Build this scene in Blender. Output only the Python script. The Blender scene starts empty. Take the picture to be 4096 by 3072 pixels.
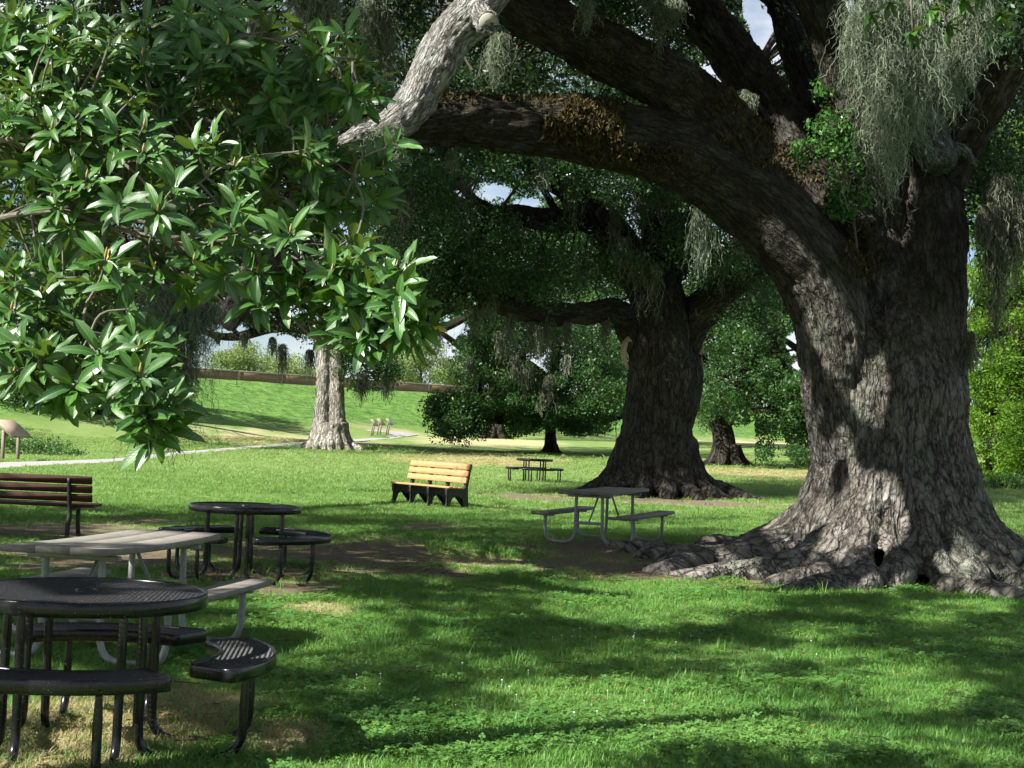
import bpy, math, random
import numpy as np
from mathutils import Matrix, Vector

# ------------------------------------------------------------------ camera, sky, sun, exposure
scene = bpy.context.scene
COL = scene.collection
EYE = np.array([0.0, 0.0, 1.6])
FPX = 5800.0                                    # focal length in photograph pixels (4096 wide)
PITCH, ROLL = math.atan(214 / FPX), math.radians(1.5)
cam_data = bpy.data.cameras.new('camera')
cam_data.sensor_width = 36.0
cam_data.lens = 36.0 * FPX / 4096.0
cam_data.clip_start, cam_data.clip_end = 0.1, 6000.0
cam = bpy.data.objects.new('camera', cam_data)
COL.objects.link(cam)
RM = Matrix.Rotation(math.pi / 2 + PITCH, 4, 'X') @ Matrix.Rotation(ROLL, 4, 'Z')
cam.matrix_world = Matrix.Translation(Vector(EYE)) @ RM
scene.camera = cam
RN = np.array(RM.to_3x3())

SUN_EL = math.radians(41.0)
SUN_AZ = math.radians(58.0)                     # left of straight-behind-the-camera
S = np.array([-math.sin(SUN_AZ) * math.cos(SUN_EL), -math.cos(SUN_AZ) * math.cos(SUN_EL), math.sin(SUN_EL)])
sun_data = bpy.data.lights.new('sun', 'SUN')
sun_data.energy = 5.0
sun_data.angle = math.radians(0.5)
sun_data.color = (1.0, 0.965, 0.90)
sun = bpy.data.objects.new('sun', sun_data)
sun.rotation_euler = Vector(S).to_track_quat('Z', 'Y').to_euler()
sun.location = (-20, -12, 30)
COL.objects.link(sun)

world = bpy.data.worlds.new('World')
scene.world = world
world.use_nodes = True
wt = world.node_tree
wt.nodes.clear()
w_out = wt.nodes.new('ShaderNodeOutputWorld')
w_bg = wt.nodes.new('ShaderNodeBackground')
w_sky = wt.nodes.new('ShaderNodeTexSky')
w_sky.sky_type = 'NISHITA'
w_sky.sun_disc = False
w_sky.sun_elevation = SUN_EL
w_sky.sun_rotation = math.atan2(S[0], S[1])
w_sky.altitude, w_sky.air_density, w_sky.dust_density, w_sky.ozone_density = 0, 0.8, 0.7, 1.0
w_tc = wt.nodes.new('ShaderNodeTexCoord')
w_map = wt.nodes.new('ShaderNodeMapping')
w_map.inputs['Scale'].default_value = (1.0, 1.0, 2.2)
w_map.inputs['Location'].default_value = (0.35, 0.1, 0.0)
w_noise = wt.nodes.new('ShaderNodeTexNoise')
w_noise.inputs['Scale'].default_value = 3.2
w_noise.inputs['Detail'].default_value = 7
w_noise.inputs['Roughness'].default_value = 0.58
w_ramp = wt.nodes.new('ShaderNodeValToRGB')
w_ramp.color_ramp.elements[0].position, w_ramp.color_ramp.elements[1].position = 0.47, 0.62
w_mix = wt.nodes.new('ShaderNodeMix')
w_mix.data_type = 'RGBA'
w_mix.inputs['B'].default_value = (7.8, 8.1, 8.6, 1)
for a, b in (((w_tc, 'Generated'), (w_map, 'Vector')), ((w_map, 'Vector'), (w_noise, 'Vector')), ((w_noise, 'Fac'), (w_ramp, 'Fac')),
             ((w_ramp, 'Color'), (w_mix, 'Factor')), ((w_sky, 'Color'), (w_mix, 'A')), ((w_mix, 'Result'), (w_bg, 'Color')),
             ((w_bg, 'Background'), (w_out, 'Surface'))):
    wt.links.new(a[0].outputs[a[1]], b[0].inputs[b[1]])
w_bg.inputs['Strength'].default_value = 0.05

scene.view_settings.view_transform = 'Standard'
scene.view_settings.look = 'None'
scene.view_settings.exposure = 1.45
scene.view_settings.gamma = 1.0
scene.view_settings.use_curve_mapping = False
scene.render.engine = 'CYCLES'
cy = scene.cycles
cy.max_bounces, cy.diffuse_bounces, cy.glossy_bounces, cy.transmission_bounces, cy.transparent_max_bounces = 5, 3, 2, 3, 4
cy.caustics_reflective = cy.caustics_refractive = False
cy.use_denoising = True
cy.use_adaptive_sampling = True
cy.adaptive_threshold = 0.02

rng = np.random.default_rng(11)
random.seed(5)

# ------------------------------------------------------------------ numeric helpers
_perm = np.random.default_rng(3).permutation(256)
_perm = np.concatenate([_perm, _perm, _perm])
_grad = np.random.default_rng(4).normal(size=(256, 3))
_grad /= np.linalg.norm(_grad, axis=1)[:, None]

def noise3(P):
    P = np.asarray(P, float)
    I = np.floor(P).astype(int)
    F = P - I
    U = F * F * F * (F * (F * 6 - 15) + 10)
    I &= 255
    out = 0.0
    for dx in (0, 1):
        wx = U[:, 0] if dx else 1 - U[:, 0]
        for dy in (0, 1):
            wy = U[:, 1] if dy else 1 - U[:, 1]
            for dz in (0, 1):
                wz = U[:, 2] if dz else 1 - U[:, 2]
                h = _perm[_perm[_perm[I[:, 0] + dx] + I[:, 1] + dy] + I[:, 2] + dz]
                g = _grad[h]
                d = g[:, 0] * (F[:, 0] - dx) + g[:, 1] * (F[:, 1] - dy) + g[:, 2] * (F[:, 2] - dz)
                out = out + wx * wy * wz * d
    return out * 1.5

def fbm(P, octaves=3, gain=0.5):
    P = np.asarray(P, float)
    a, s = 1.0, 0.0
    for k in range(octaves):
        s = s + a * noise3(P * 2.03 ** k + 17.3 * k)
        a *= gain
    return s

def sstep(a, b, x):
    t = np.clip((np.asarray(x, float) - a) / (b - a), 0, 1)
    return t * t * (3 - 2 * t)

def unit(v):
    v = np.asarray(v, float)
    return v / np.maximum(np.linalg.norm(v, axis=-1, keepdims=True), 1e-9)

# levee and flood wall line on the plan
WALL_P = np.array([-30.0, 136.0])
WALL_U = unit(np.array([64.0, 84.0]))
WALL_N = np.array([WALL_U[1], -WALL_U[0]])

def terrain(x, y):
    x, y = np.asarray(x, float), np.asarray(y, float)
    z = -0.0175 * np.clip(x, -40, 40) * (1 - sstep(25, 75, y))
    z = z + np.interp(y, [-50, 25, 45, 60, 80, 100, 125, 160, 400], [0, 0, .17, .27, .42, .8, 1.45, 1.7, 1.7])
    z = z + .13 * np.exp(-(((x - 2.2) / 3.6) ** 2 + ((y - 22) / 3.2) ** 2))
    z = z + 0.55 * np.exp(-(((x + 17) / 9) ** 2 + ((y - 93) / 10) ** 2))
    s = (x - WALL_P[0]) * WALL_N[0] + (y - WALL_P[1]) * WALL_N[1]
    lev = np.where(s > -4, 6.3 - np.maximum(s - 2.5, 0) * 0.205, 6.3 + (s + 4) * 0.3)
    lev = np.maximum(lev, -1.0)
    k = 0.5
    h = np.clip(0.5 + 0.5 * (lev - z) / k, 0, 1)
    return np.where(y > 60, z * (1 - h) + lev * h + k * h * (1 - h) * 0.5, z)

def ray(px, py):
    d = RN @ np.array([(px - 2048.0) / FPX, -(py - 1536.0) / FPX, -1.0])
    return d

def at(px, py, Y):
    """the point of the place seen at that photograph pixel at depth Y"""
    d = ray(px, py)
    return EYE + d * (Y / d[1])

def ground(px, py):
    d = ray(px, py)
    t = np.geomspace(4, 500, 1500)
    P = EYE[None] + d[None] * t[:, None]
    below = P[:, 2] < terrain(P[:, 0], P[:, 1])
    k = int(np.argmax(below)) if below.any() else len(t) - 1
    a, b = t[max(k - 1, 0)], t[k]
    for _ in range(24):
        m = .5 * (a + b)
        q = EYE + d * m
        if q[2] < terrain(q[0], q[1]): b = m
        else: a = m
    q = EYE + d * b
    return np.array([q[0], q[1], float(terrain(q[0], q[1]))])

def project(P):
    L = (np.asarray(P, float) - EYE) @ RN
    w = np.maximum(-L[:, 2], 1e-3)
    return 2048 + FPX * L[:, 0] / w, 1536 - FPX * L[:, 1] / w

# ------------------------------------------------------------------ mesh helpers
def mesh_from(name, V, quads=None, tris=None, smooth=True):
    V = np.asarray(V, np.float32)
    q = np.zeros((0, 4), np.int32) if quads is None or len(quads) == 0 else np.asarray(quads, np.int32)
    t = np.zeros((0, 3), np.int32) if tris is None or len(tris) == 0 else np.asarray(tris, np.int32)
    me = bpy.data.meshes.new(name)
    me.vertices.add(len(V))
    me.vertices.foreach_set('co', V.ravel())
    nl = q.size + t.size
    me.loops.add(nl)
    me.loops.foreach_set('vertex_index', np.concatenate([q.ravel(), t.ravel()]))
    me.polygons.add(len(q) + len(t))
    starts = np.concatenate([np.arange(len(q)) * 4, q.size + np.arange(len(t)) * 3]).astype(np.int32)
    me.polygons.foreach_set('loop_start', starts)
    if smooth:
        me.polygons.foreach_set('use_smooth', np.ones(len(q) + len(t), bool))
    me.update(calc_edges=True)
    return me

def attr(me, name, kind, data):
    a = me.attributes.new(name, kind, 'POINT')
    data = np.asarray(data, np.float32 if kind != 'INT' else np.int32)
    a.data.foreach_set('vector' if kind == 'FLOAT_VECTOR' else 'value', data.ravel())

class MB:
    """collects shapes for one mesh"""
    def __init__(self):
        self.V, self.Q, self.T, self.B, self.n = [], [], [], [], 0
    def add(self, V, quads=(), tris=(), bark=None):
        V = np.asarray(V, float).reshape(-1, 3)
        if len(quads): self.Q.append(np.asarray(quads, int) + self.n)
        if len(tris): self.T.append(np.asarray(tris, int) + self.n)
        self.V.append(V)
        self.B.append(V if bark is None else bark)
        self.n += len(V)
        return self
    def box(self, c, size, R=None, bevel=0.0):
        x, y, z = np.asarray(size, float) / 2
        if bevel <= 0:
            V = np.array([[sx * x, sy * y, sz * z] for sx in (-1, 1) for sy in (-1, 1) for sz in (-1, 1)])
            F = [(0, 1, 3, 2), (4, 6, 7, 5), (0, 4, 5, 1), (2, 3, 7, 6), (0, 2, 6, 4), (1, 5, 7, 3)]
            T = ()
        else:
            b = min(bevel, x * .9, y * .9, z * .9)
            rings = []
            for zz, ins in ((-z, b), (-z + b, 0), (z - b, 0), (z, b)):
                X, Y = x - ins, y - ins
                rings.append([(-X + b, -Y, zz), (X - b, -Y, zz), (X, -Y + b, zz), (X, Y - b, zz), (X - b, Y, zz), (-X + b, Y, zz), (-X, Y - b, zz), (-X, -Y + b, zz)])
            V = np.array(rings).reshape(-1, 3)
            F = []
            for r in range(3):
                for k in range(8):
                    a, d = r * 8 + k, r * 8 + (k + 1) % 8
                    F.append((a, d, d + 8, a + 8))
            for o, rev in ((0, True), (24, False)):
                c4 = [(0, 1, 2, 3), (0, 3, 4, 7), (7, 4, 5, 6)]
                for qd in c4:
                    qd = tuple(o + i for i in qd)
                    F.append(qd[::-1] if rev else qd)
            T = ()
        if R is not None: V = V @ np.asarray(R, float).T
        return self.add(V + np.asarray(c, float), F, T)
    def tube(self, pts, radii, n=8, cap=True, resample=0, twist=0.0):
        pts, radii = np.asarray(pts, float), np.asarray(radii, float) * np.ones(len(pts))
        if resample: pts, radii = catmull(pts, radii, resample)
        V, Q, T, B = tube_data(pts, radii, n, cap, twist)
        return self.add(V, Q, T, B)
    def data(self):
        V = np.concatenate(self.V) if self.V else np.zeros((0, 3))
        Q = np.concatenate(self.Q) if self.Q else np.zeros((0, 4), int)
        T = np.concatenate(self.T) if self.T else np.zeros((0, 3), int)
        return V, Q, T
    def build(self, name, mat, parent=None, smooth=False, bark=False):
        V, Q, T = self.data()
        off = np.array(parent.location) if parent is not None and parent.get('_world') else np.zeros(3)
        me = mesh_from(name, V - off, Q, T, smooth)
        if bark: attr(me, 'bark', 'FLOAT_VECTOR', np.concatenate(self.B))
        return link(name, me, mat, parent)

def catmull(pts, radii, m):
    P = np.vstack([2 * pts[0] - pts[1], pts, 2 * pts[-1] - pts[-2]])
    R = np.concatenate([[radii[0]], radii, [radii[-1]]])
    out, ro = [], []
    for i in range(1, len(P) - 2):
        for k in range(m):
            t = k / m
            p0, p1, p2, p3 = P[i - 1], P[i], P[i + 1], P[i + 2]
            out.append(.5 * (2 * p1 + (p2 - p0) * t + (2 * p0 - 5 * p1 + 4 * p2 - p3) * t * t + (3 * p1 - p0 - 3 * p2 + p3) * t ** 3))
            ro.append(R[i] * (1 - t) + R[i + 1] * t)
    out.append(pts[-1]); ro.append(radii[-1])
    return np.array(out), np.array(ro)

def frames(pts):
    T = unit(np.gradient(pts, axis=0))
    n = np.cross(T[0], [0.3, 0.2, 1.0] if abs(T[0][2]) < .9 else [1.0, 0, 0])
    n = n / np.linalg.norm(n)
    N = [n]
    for i in range(1, len(pts)):
        n = N[-1] - T[i] * np.dot(N[-1], T[i])
        n /= max(np.linalg.norm(n), 1e-9)
        N.append(n)
    N = np.array(N)
    return T, N, np.cross(T, N)

def tube_data(pts, radii, n, cap, twist=0.0):
    T, N, Bn = frames(pts)
    th = np.arange(n) * 2 * math.pi / n
    m = len(pts)
    s = np.concatenate([[0], np.cumsum(np.linalg.norm(np.diff(pts, axis=0), axis=1))])
    TH = th[None] + twist * s[:, None]
    ring = np.cos(TH)[..., None] * N[:, None] + np.sin(TH)[..., None] * Bn[:, None]
    V = pts[:, None] + ring * radii[:, None, None]
    rr = np.maximum(radii, 0.02)[:, None]
    B = np.stack([np.cos(TH) * rr, np.sin(TH) * rr, s[:, None] * np.ones((1, n))], -1)
    i, j = np.meshgrid(np.arange(m - 1), np.arange(n), indexing='ij')
    a = i * n + j; b = i * n + (j + 1) % n
    Q = np.stack([a, b, b + n, a + n], -1).reshape(-1, 4)
    V, B = V.reshape(-1, 3), B.reshape(-1, 3)
    Tr = []
    if cap:
        c0, c1 = len(V), len(V) + 1
        V = np.vstack([V, pts[:1], pts[-1:]])
        B = np.vstack([B, [[0, 0, 0]], [[0, 0, s[-1]]]])
        for k in range(n):
            Tr.append((c0, (k + 1) % n, k))
            Tr.append((c1, (m - 1) * n + k, (m - 1) * n + (k + 1) % n))
    return V, Q, np.array(Tr, int) if Tr else np.zeros((0, 3), int), B

def link(name, me, mat, parent=None):
    o = bpy.data.objects.new(name, me)
    COL.objects.link(o)
    if mat is not None: me.materials.append(mat)
    if parent is not None: o.parent = parent
    return o

def tag(o, label=None, cat=None, group=None, kind=None):
    if label: o['label'] = label
    if cat: o['category'] = cat
    if group: o['group'] = group
    if kind: o['kind'] = kind
    return o

def thing(name, label, cat, loc=(0, 0, 0), rot=(0, 0, 0), group=None, world_parts=False):
    o = bpy.data.objects.new(name, None)
    COL.objects.link(o)
    o.empty_display_size = 0.2
    o.location = [float(v) for v in loc]
    o.rotation_euler = rot
    if world_parts: o['_world'] = 1
    return tag(o, label, cat, group)

def clean_flags():
    for o in bpy.data.objects:
        if '_world' in o: del o['_world']

# ------------------------------------------------------------------ materials
class NT:
    def __init__(self, name):
        self.m = bpy.data.materials.new(name)
        self.m.use_nodes = True
        self.t = self.m.node_tree
        self.t.nodes.clear()
        self.out = self.t.nodes.new('ShaderNodeOutputMaterial')
    def node(self, kind, props=None, **ins):
        n = self.t.nodes.new('ShaderNode' + kind)
        for k, v in (props or {}).items(): setattr(n, k, v)
        for k, v in ins.items(): self.set(n, k.replace('_', ' '), v)
        return n
    def set(self, n, key, v):
        sock = n.inputs[int(key)] if key.isdigit() else n.inputs[key]
        if isinstance(v, tuple) and len(v) == 2 and hasattr(v[0], 'outputs'):
            self.t.links.new(v[0].outputs[v[1]], sock)
        elif hasattr(v, 'outputs'):
            self.t.links.new(v.outputs[0], sock)
        else:
            if isinstance(v, (tuple, list)) and len(v) == 3 and sock.type == 'RGBA': v = tuple(v) + (1,)
            sock.default_value = v
    def attr(self, name): return self.node('Attribute', {'attribute_name': name})
    def noise(self, vec, scale, detail=4, rough=.55, dist=0.0):
        n = self.node('TexNoise', Scale=scale, Detail=detail, Roughness=rough, Distortion=dist)
        if vec is not None: self.set(n, 'Vector', vec)
        return n
    def ramp(self, fac, stops):
        n = self.node('ValToRGB', Fac=fac)
        cr = n.color_ramp
        while len(cr.elements) < len(stops): cr.elements.new(0.5)
        for e, (p, c) in zip(cr.elements, stops):
            e.position = p
            e.color = tuple(c) + (1,) if isinstance(c, (tuple, list)) else (c, c, c, 1)
        return n
    def mix(self, fac, a, b, blend='MIX'):
        n = self.node('Mix', {'data_type': 'RGBA', 'blend_type': blend})
        self.set(n, 'Factor', fac); 
        for key, v in (('A', a), ('B', b)):
            sock = [s for s in n.inputs if s.name == key and s.type == 'RGBA'][0]
            if isinstance(v, tuple) and len(v) == 2 and hasattr(v[0], 'outputs'): self.t.links.new(v[0].outputs[v[1]], sock)
            elif hasattr(v, 'outputs'): self.t.links.new(v.outputs[0], sock)
            else: sock.default_value = tuple(v) + (1,) if len(v) == 3 else v
        fs = [s for s in n.inputs if s.name == 'Factor' and s.type == 'VALUE'][0]
        if isinstance(fac, tuple): self.t.links.new(fac[0].outputs[fac[1]], fs)
        elif hasattr(fac, 'outputs'): self.t.links.new(fac.outputs[0], fs)
        else: fs.default_value = fac
        return (n, [i for i, s in enumerate(n.outputs) if s.type == 'RGBA'][0])
    def math(self, op, a, b=0.5, clamp=False):
        n = self.node('Math', {'operation': op, 'use_clamp': clamp})
        self.set(n, '0', a); self.set(n, '1', b)
        return n
    def bump(self, h, strength=.5, dist=.02):
        return self.node('Bump', Height=h, Strength=strength, Distance=dist)
    def surface(self, color, rough=.6, spec=.5, normal=None, trans=0.0, trans_color=None, metal=0.0, coat=0.0):
        p = self.node('BsdfPrincipled')
        self.set(p, 'Base Color', color); self.set(p, 'Roughness', rough); self.set(p, 'Specular IOR Level', spec)
        self.set(p, 'Metallic', metal)
        if coat: self.set(p, 'Coat Weight', coat); self.set(p, 'Coat Roughness', .12)
        if normal is not None: self.set(p, 'Normal', normal)
        sh = p
        if trans:
            tr = self.node('BsdfTranslucent')
            self.set(tr, 'Color', trans_color if trans_color is not None else color)
            if normal is not None: self.set(tr, 'Normal', normal)
            sh = self.node('MixShader')
            self.set(sh, 'Fac', trans)
            self.t.links.new(p.outputs[0], sh.inputs[1]); self.t.links.new(tr.outputs[0], sh.inputs[2])
        self.t.links.new(sh.outputs[0], self.out.inputs['Surface'])
        return self.m

def pos_node(nt): return (nt.node('NewGeometry'), 'Position')

def leaf_mat(name, dark, mid, light, rough=.45, spec=.45, trans=.3):
    nt = NT(name)
    a = nt.attr('tint')
    c = nt.ramp((a, 'Fac'), [(0.0, dark), (0.55, mid), (1.0, light)])
    tc = nt.mix(.55, c, light)
    return nt.surface(c, rough, spec, trans=trans, trans_color=tc)

def bark_mat(name, low, high, crack, lichen, lichen_amt, moss=(.10, .095, .028), moss_amt=.5, scale=28., bump=1.0, stretch=.24, limb_shade=None):
    nt = NT(name)
    b = nt.attr('bark')
    mp = nt.node('Mapping'); nt.set(mp, 'Vector', (b, 'Vector')); nt.set(mp, 'Scale', (1, 1, stretch))
    warp = nt.noise(mp, scale * .35, 3)
    addv = nt.node('VectorMath', {'operation': 'MULTIPLY_ADD'})
    nt.set(addv, '0', (warp, 'Color')); nt.set(addv, '1', (.9 / scale, .9 / scale, .9 / scale)); nt.set(addv, '2', mp)
    vo = nt.node('TexVoronoi', {'feature': 'DISTANCE_TO_EDGE'}); nt.set(vo, 'Vector', addv); nt.set(vo, 'Scale', scale)
    vo2 = nt.node('TexVoronoi', {'feature': 'F1'}); nt.set(vo2, 'Vector', addv); nt.set(vo2, 'Scale', scale)
    n1 = nt.noise(mp, scale * 1.8, 6, .7)
    fur = nt.noise(addv, scale * .42, 5, .65)                  # long furrows
    fr = nt.math('ABSOLUTE', nt.math('SUBTRACT', fur, .5))
    n2 = nt.noise(pos_node(nt), 1.1, 4, .6)
    n3 = nt.noise(pos_node(nt), 3.1, 7, .75, .6)
    base = nt.mix(nt.ramp(n1, [(.3, 0.), (.7, 1.)]), low, high)
    base = nt.mix(nt.ramp((vo2, 'Color'), [(0., 0.), (1., .4)]), base, high)
    base = nt.mix(nt.ramp(n2, [(.35, 0.), (.70, .6)]), base, low)
    lm = nt.ramp(n3, [(.66 - .24 * lichen_amt, 0.), (.80 - .24 * lichen_amt, min(1, lichen_amt * 1.1))])
    lm = nt.math('MULTIPLY', lm, nt.ramp(n1, [(.30, .15), (.60, 1.)]))
    base = nt.mix(lm, base, lichen)
    n4 = nt.noise(pos_node(nt), .85, 5, .65, .4)
    l2 = (lichen[0] * .50, lichen[1] * .58, lichen[2] * .46)
    base = nt.mix(nt.ramp(n4, [(.50, 0.), (.64, .6 * min(1, lichen_amt + .2))]), base, l2)
    n5 = nt.noise(pos_node(nt), 1.9, 5, .7, .8)
    base = nt.mix(nt.ramp(n5, [(.54, 0.), (.70, .55)]), base, (high[0] * .55, high[1] * .44, high[2] * .36))
    edge = nt.ramp((vo, 'Distance'), [(0.0, .65), (.045, .3), (.11, 0.0)])
    base = nt.mix(edge, base, crack)
    base = nt.mix(nt.ramp(fr, [(0.0, .9), (.026, .45), (.07, 0.)]), base, crack)
    g = nt.node('NewGeometry')
    sep = nt.node('SeparateXYZ'); nt.set(sep, '0', (g, 'Normal'))
    sp = nt.node('SeparateXYZ'); nt.set(sp, '0', (g, 'Position'))
    up = nt.math('ADD', nt.ramp((sep, 'Z'), [(.25, 0.), (.95, 1.)]), nt.math('MULTIPLY', nt.math('SUBTRACT', n3, .5), 1.6), True)
    up = nt.math('MULTIPLY', nt.math('MULTIPLY', up, moss_amt, True), nt.math('MULTIPLY', (sp, 'Z'), .3, True), True)
    base = nt.mix(up, base, moss)
    if limb_shade:                                                   # shade of the crown put into the bark colour, darker higher up
        zf = nt.node('MapRange'); nt.set(zf, 'Value', (sp, 'Z')); nt.set(zf, 'From Min', limb_shade[0]); nt.set(zf, 'From Max', limb_shade[1]); nt.set(zf, 'To Max', limb_shade[2])
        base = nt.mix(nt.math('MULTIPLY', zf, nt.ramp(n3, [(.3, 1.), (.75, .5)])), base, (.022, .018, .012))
    h = nt.math('ADD', nt.math('MULTIPLY', nt.ramp((vo, 'Distance'), [(0., 0.), (.25, 1.)]), .45), nt.math('MULTIPLY', n1, .45))
    h = nt.math('ADD', h, nt.ramp(fr, [(0., 0.), (.14, .9)]))
    return nt.surface(base, .92, .15, nt.bump(h, bump, 1.4 / scale))

def noisy_mat(name, c1, c2, scale=20., rough=.6, spec=.5, bump=.15, bdist=.004, detail=5, coat=0.0, speck=None):
    nt = NT(name)
    tc = nt.node('TexCoord')
    n = nt.noise((tc, 'Object'), scale, detail, .6)
    c = nt.mix(nt.ramp(n, [(.3, 0.), (.7, 1.)]), c1, c2)
    if speck:
        n2 = nt.noise((tc, 'Object'), speck[1], 2, .5)
        c = nt.mix(nt.ramp(n2, [(speck[2], 0.), (speck[2] + .04, .8)]), c, speck[0])
    return nt.surface(c, rough, spec, nt.bump(n, bump, bdist), coat=coat)

M = {}
M['oak_bark'] = bark_mat('oak bark', (.115, .098, .083), (.35, .325, .295), (.014, .011, .009), (.41, .43, .40), .60, scale=17., moss_amt=.8, limb_shade=(1.9, 4.0, .93))
M['oak_bark_far'] = bark_mat('grey brown oak bark', (.040, .034, .028), (.14, .125, .107), (.009, .007, .005), (.18, .195, .167), .40, scale=12., bump=1.2, moss_amt=.5, limb_shade=(3.5, 7., .7))
M['pale_bark'] = bark_mat('pale lichen bark', (.24, .225, .20), (.47, .46, .425), (.05, .043, .036), (.55, .585, .545), .8, moss_amt=.0, scale=34.)
M['lichen_bark'] = bark_mat('blue green lichen bark', (.09, .10, .085), (.19, .22, .19), (.03, .03, .025), (.24, .31, .26), .9, moss_amt=.0, scale=26.)
M['trunk_pale'] = bark_mat('pale grey bark', (.38, .35, .30), (.60, .57, .51), (.12, .095, .075), (.57, .565, .52), .4, moss_amt=0., scale=9., bump=1.0, stretch=.2)
M['twig_bark'] = bark_mat('twig bark', (.05, .042, .034), (.15, .13, .11), (.03, .025, .02), (.24, .26, .22), .4, moss_amt=0., scale=40., bump=.4)
M['magnolia_bark'] = bark_mat('magnolia bark', (.15, .13, .11), (.33, .30, .26), (.10, .085, .07), (.38, .39, .35), .5, moss_amt=0., scale=80., bump=.35)
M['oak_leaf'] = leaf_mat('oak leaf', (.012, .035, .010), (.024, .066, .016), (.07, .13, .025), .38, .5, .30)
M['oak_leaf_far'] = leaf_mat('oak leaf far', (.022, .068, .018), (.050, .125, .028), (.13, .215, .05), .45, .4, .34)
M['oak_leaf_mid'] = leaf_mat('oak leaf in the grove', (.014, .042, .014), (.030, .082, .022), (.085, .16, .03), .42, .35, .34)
M['cypress_leaf'] = leaf_mat('bright feathery leaf', (.055, .145, .012), (.125, .245, .02), (.23, .35, .04), .55, .3, .38)
M['willow_leaf'] = leaf_mat('yellow green leaf', (.13, .20, .06), (.22, .29, .09), (.32, .37, .13), .6, .3, .35)
M['shrub_leaf'] = leaf_mat('shrub leaf', (.03, .09, .02), (.07, .17, .03), (.14, .26, .05), .45, .5, .3)
M['vine_leaf'] = leaf_mat('glossy vine leaf', (.03, .10, .02), (.06, .17, .03), (.13, .25, .05), .26, .6, .25)
M['fern'] = leaf_mat('dry fern', (.024, .019, .009), (.062, .050, .021), (.15, .12, .048), .85, .15, .2)
M['moss'] = leaf_mat('hanging moss', (.075, .092, .062), (.165, .20, .135), (.28, .33, .235), .9, .1, .35)
M['moss_dark'] = leaf_mat('hanging moss on far trees', (.06, .07, .05), (.13, .145, .10), (.22, .24, .17), .9, .1, .3)
M['fallen'] = leaf_mat('fallen leaf', (.08, .045, .02), (.20, .12, .05), (.36, .22, .09), .8, .2, .1)
M['black_metal'] = noisy_mat('black plastic coated metal', (.006, .006, .007), (.012, .012, .014), 30, .24, .38, .1, .002, speck=((.35, .33, .28), 160., .70))
M['grey_plank'] = noisy_mat('weathered grey plank', (.16, .148, .125), (.235, .22, .19), 9, .75, .3, .25, .003, 8)
M['galv'] = noisy_mat('grey galvanised pipe', (.19, .20, .195), (.29, .30, .285), 25, .5, .5, .1, .002)
M['yellow_plank'] = noisy_mat('tan yellow plank', (.36, .185, .075), (.43, .23, .10), 7, .6, .35, .2, .002)
M['black_plastic'] = noisy_mat('matt black support', (.008, .008, .008), (.018, .017, .016), 14, .55, .4, .15, .003)
M['red_plank'] = noisy_mat('dark red brown plank', (.036, .011, .007), (.055, .018, .011), 12, .6, .35, .2, .002)
M['sign_frame'] = noisy_mat('brown grey sign post', (.16, .13, .105), (.22, .185, .15), 10, .7, .3, .1, .003)
M['sign_face'] = noisy_mat('sign face', (.30, .23, .16), (.42, .33, .24), 3, .35, .5, 0, .001)
M['wall_panel'] = noisy_mat('rusty brown wall panel', (.26, .155, .105), (.37, .235, .165), 1.3, .85, .2, .3, .02, 9)
M['wall_concrete'] = noisy_mat('weathered concrete', (.36, .30, .24), (.48, .42, .35), 2., .9, .2, .3, .01, 8)
M['cut_wood'] = noisy_mat('cut wood', (.26, .25, .205), (.37, .355, .30), 16, .9, .1, .3, .006, 6, speck=((.06, .05, .04), 22., .64))
M['dead_wood'] = noisy_mat('pale dead wood', (.20, .16, .11), (.32, .26, .18), 20, .8, .2, .3, .006)
M['yellow_guard'] = noisy_mat('yellow plastic guard', (.60, .36, .02), (.70, .44, .03), 9, .5, .4, .05, .002)
M['vine_stem'] = noisy_mat('vine stem', (.06, .05, .03), (.11, .09, .06), 20, .8, .2, .2, .003)
# ------------------------------------------------------------------ ground
def ell(px, py, e, soft=0.0):
    return ((px - e[0]) / e[2]) ** 2 + ((py - e[1]) / e[3]) ** 2

# bare earth and dry grass, each patch given by the pixel it is seen at, turned into a place on the ground
DIRT_PX = [(1480, 2225, 420, 62), (1100, 2215, 330, 60), (2950, 2290, 900, 52), (2400, 2195, 340, 40), (230, 2125, 420, 40), (880, 2300, 330, 40),
           (400, 2230, 420, 60), (1150, 2350, 220, 34), (3700, 2330, 620, 34), (2150, 1990, 200, 16), (1700, 2290, 260, 26), (2750, 2010, 420, 14),
           (1780, 2110, 170, 12), (560, 2085, 180, 12)]
DRY_PX = [(380, 2900, 560, 170), (1150, 2960, 180, 70), (100, 3040, 500, 90), (1250, 2440, 160, 30), (1900, 2250, 160, 22),
          (1100, 1750, 520, 26), (1900, 1845, 340, 26), (3050, 1770, 500, 22), (2650, 1745, 420, 16), (1950, 1770, 300, 18), (3100, 1900, 400, 18), (1400, 1690, 330, 16)]

def patch_world(lst):
    out = []
    for (x, y, rx, ry) in lst:
        c = ground(x, y)
        a = ground(x + rx, y + rx * .036)
        b, d = ground(x, y + ry), ground(x, max(y - ry, y - ry))
        out.append((c[0], c[1], max(abs(a[0] - c[0]), .2), max(abs(d[1] - b[1]) / 2, .25), (d[1] + b[1]) / 2))
    return out
DIRT_W, DRY_W = patch_world(DIRT_PX), patch_world(DRY_PX)

def patch_val(lst, x, y):
    v = np.zeros_like(x)
    for (cx, cy, rx, ry, my) in lst:
        q = np.sqrt(((x - cx) / rx) ** 2 + ((y - my) / ry) ** 2)
        v = np.maximum(v, np.clip(1.35 - q * .9, 0, 1))
    return v

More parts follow.
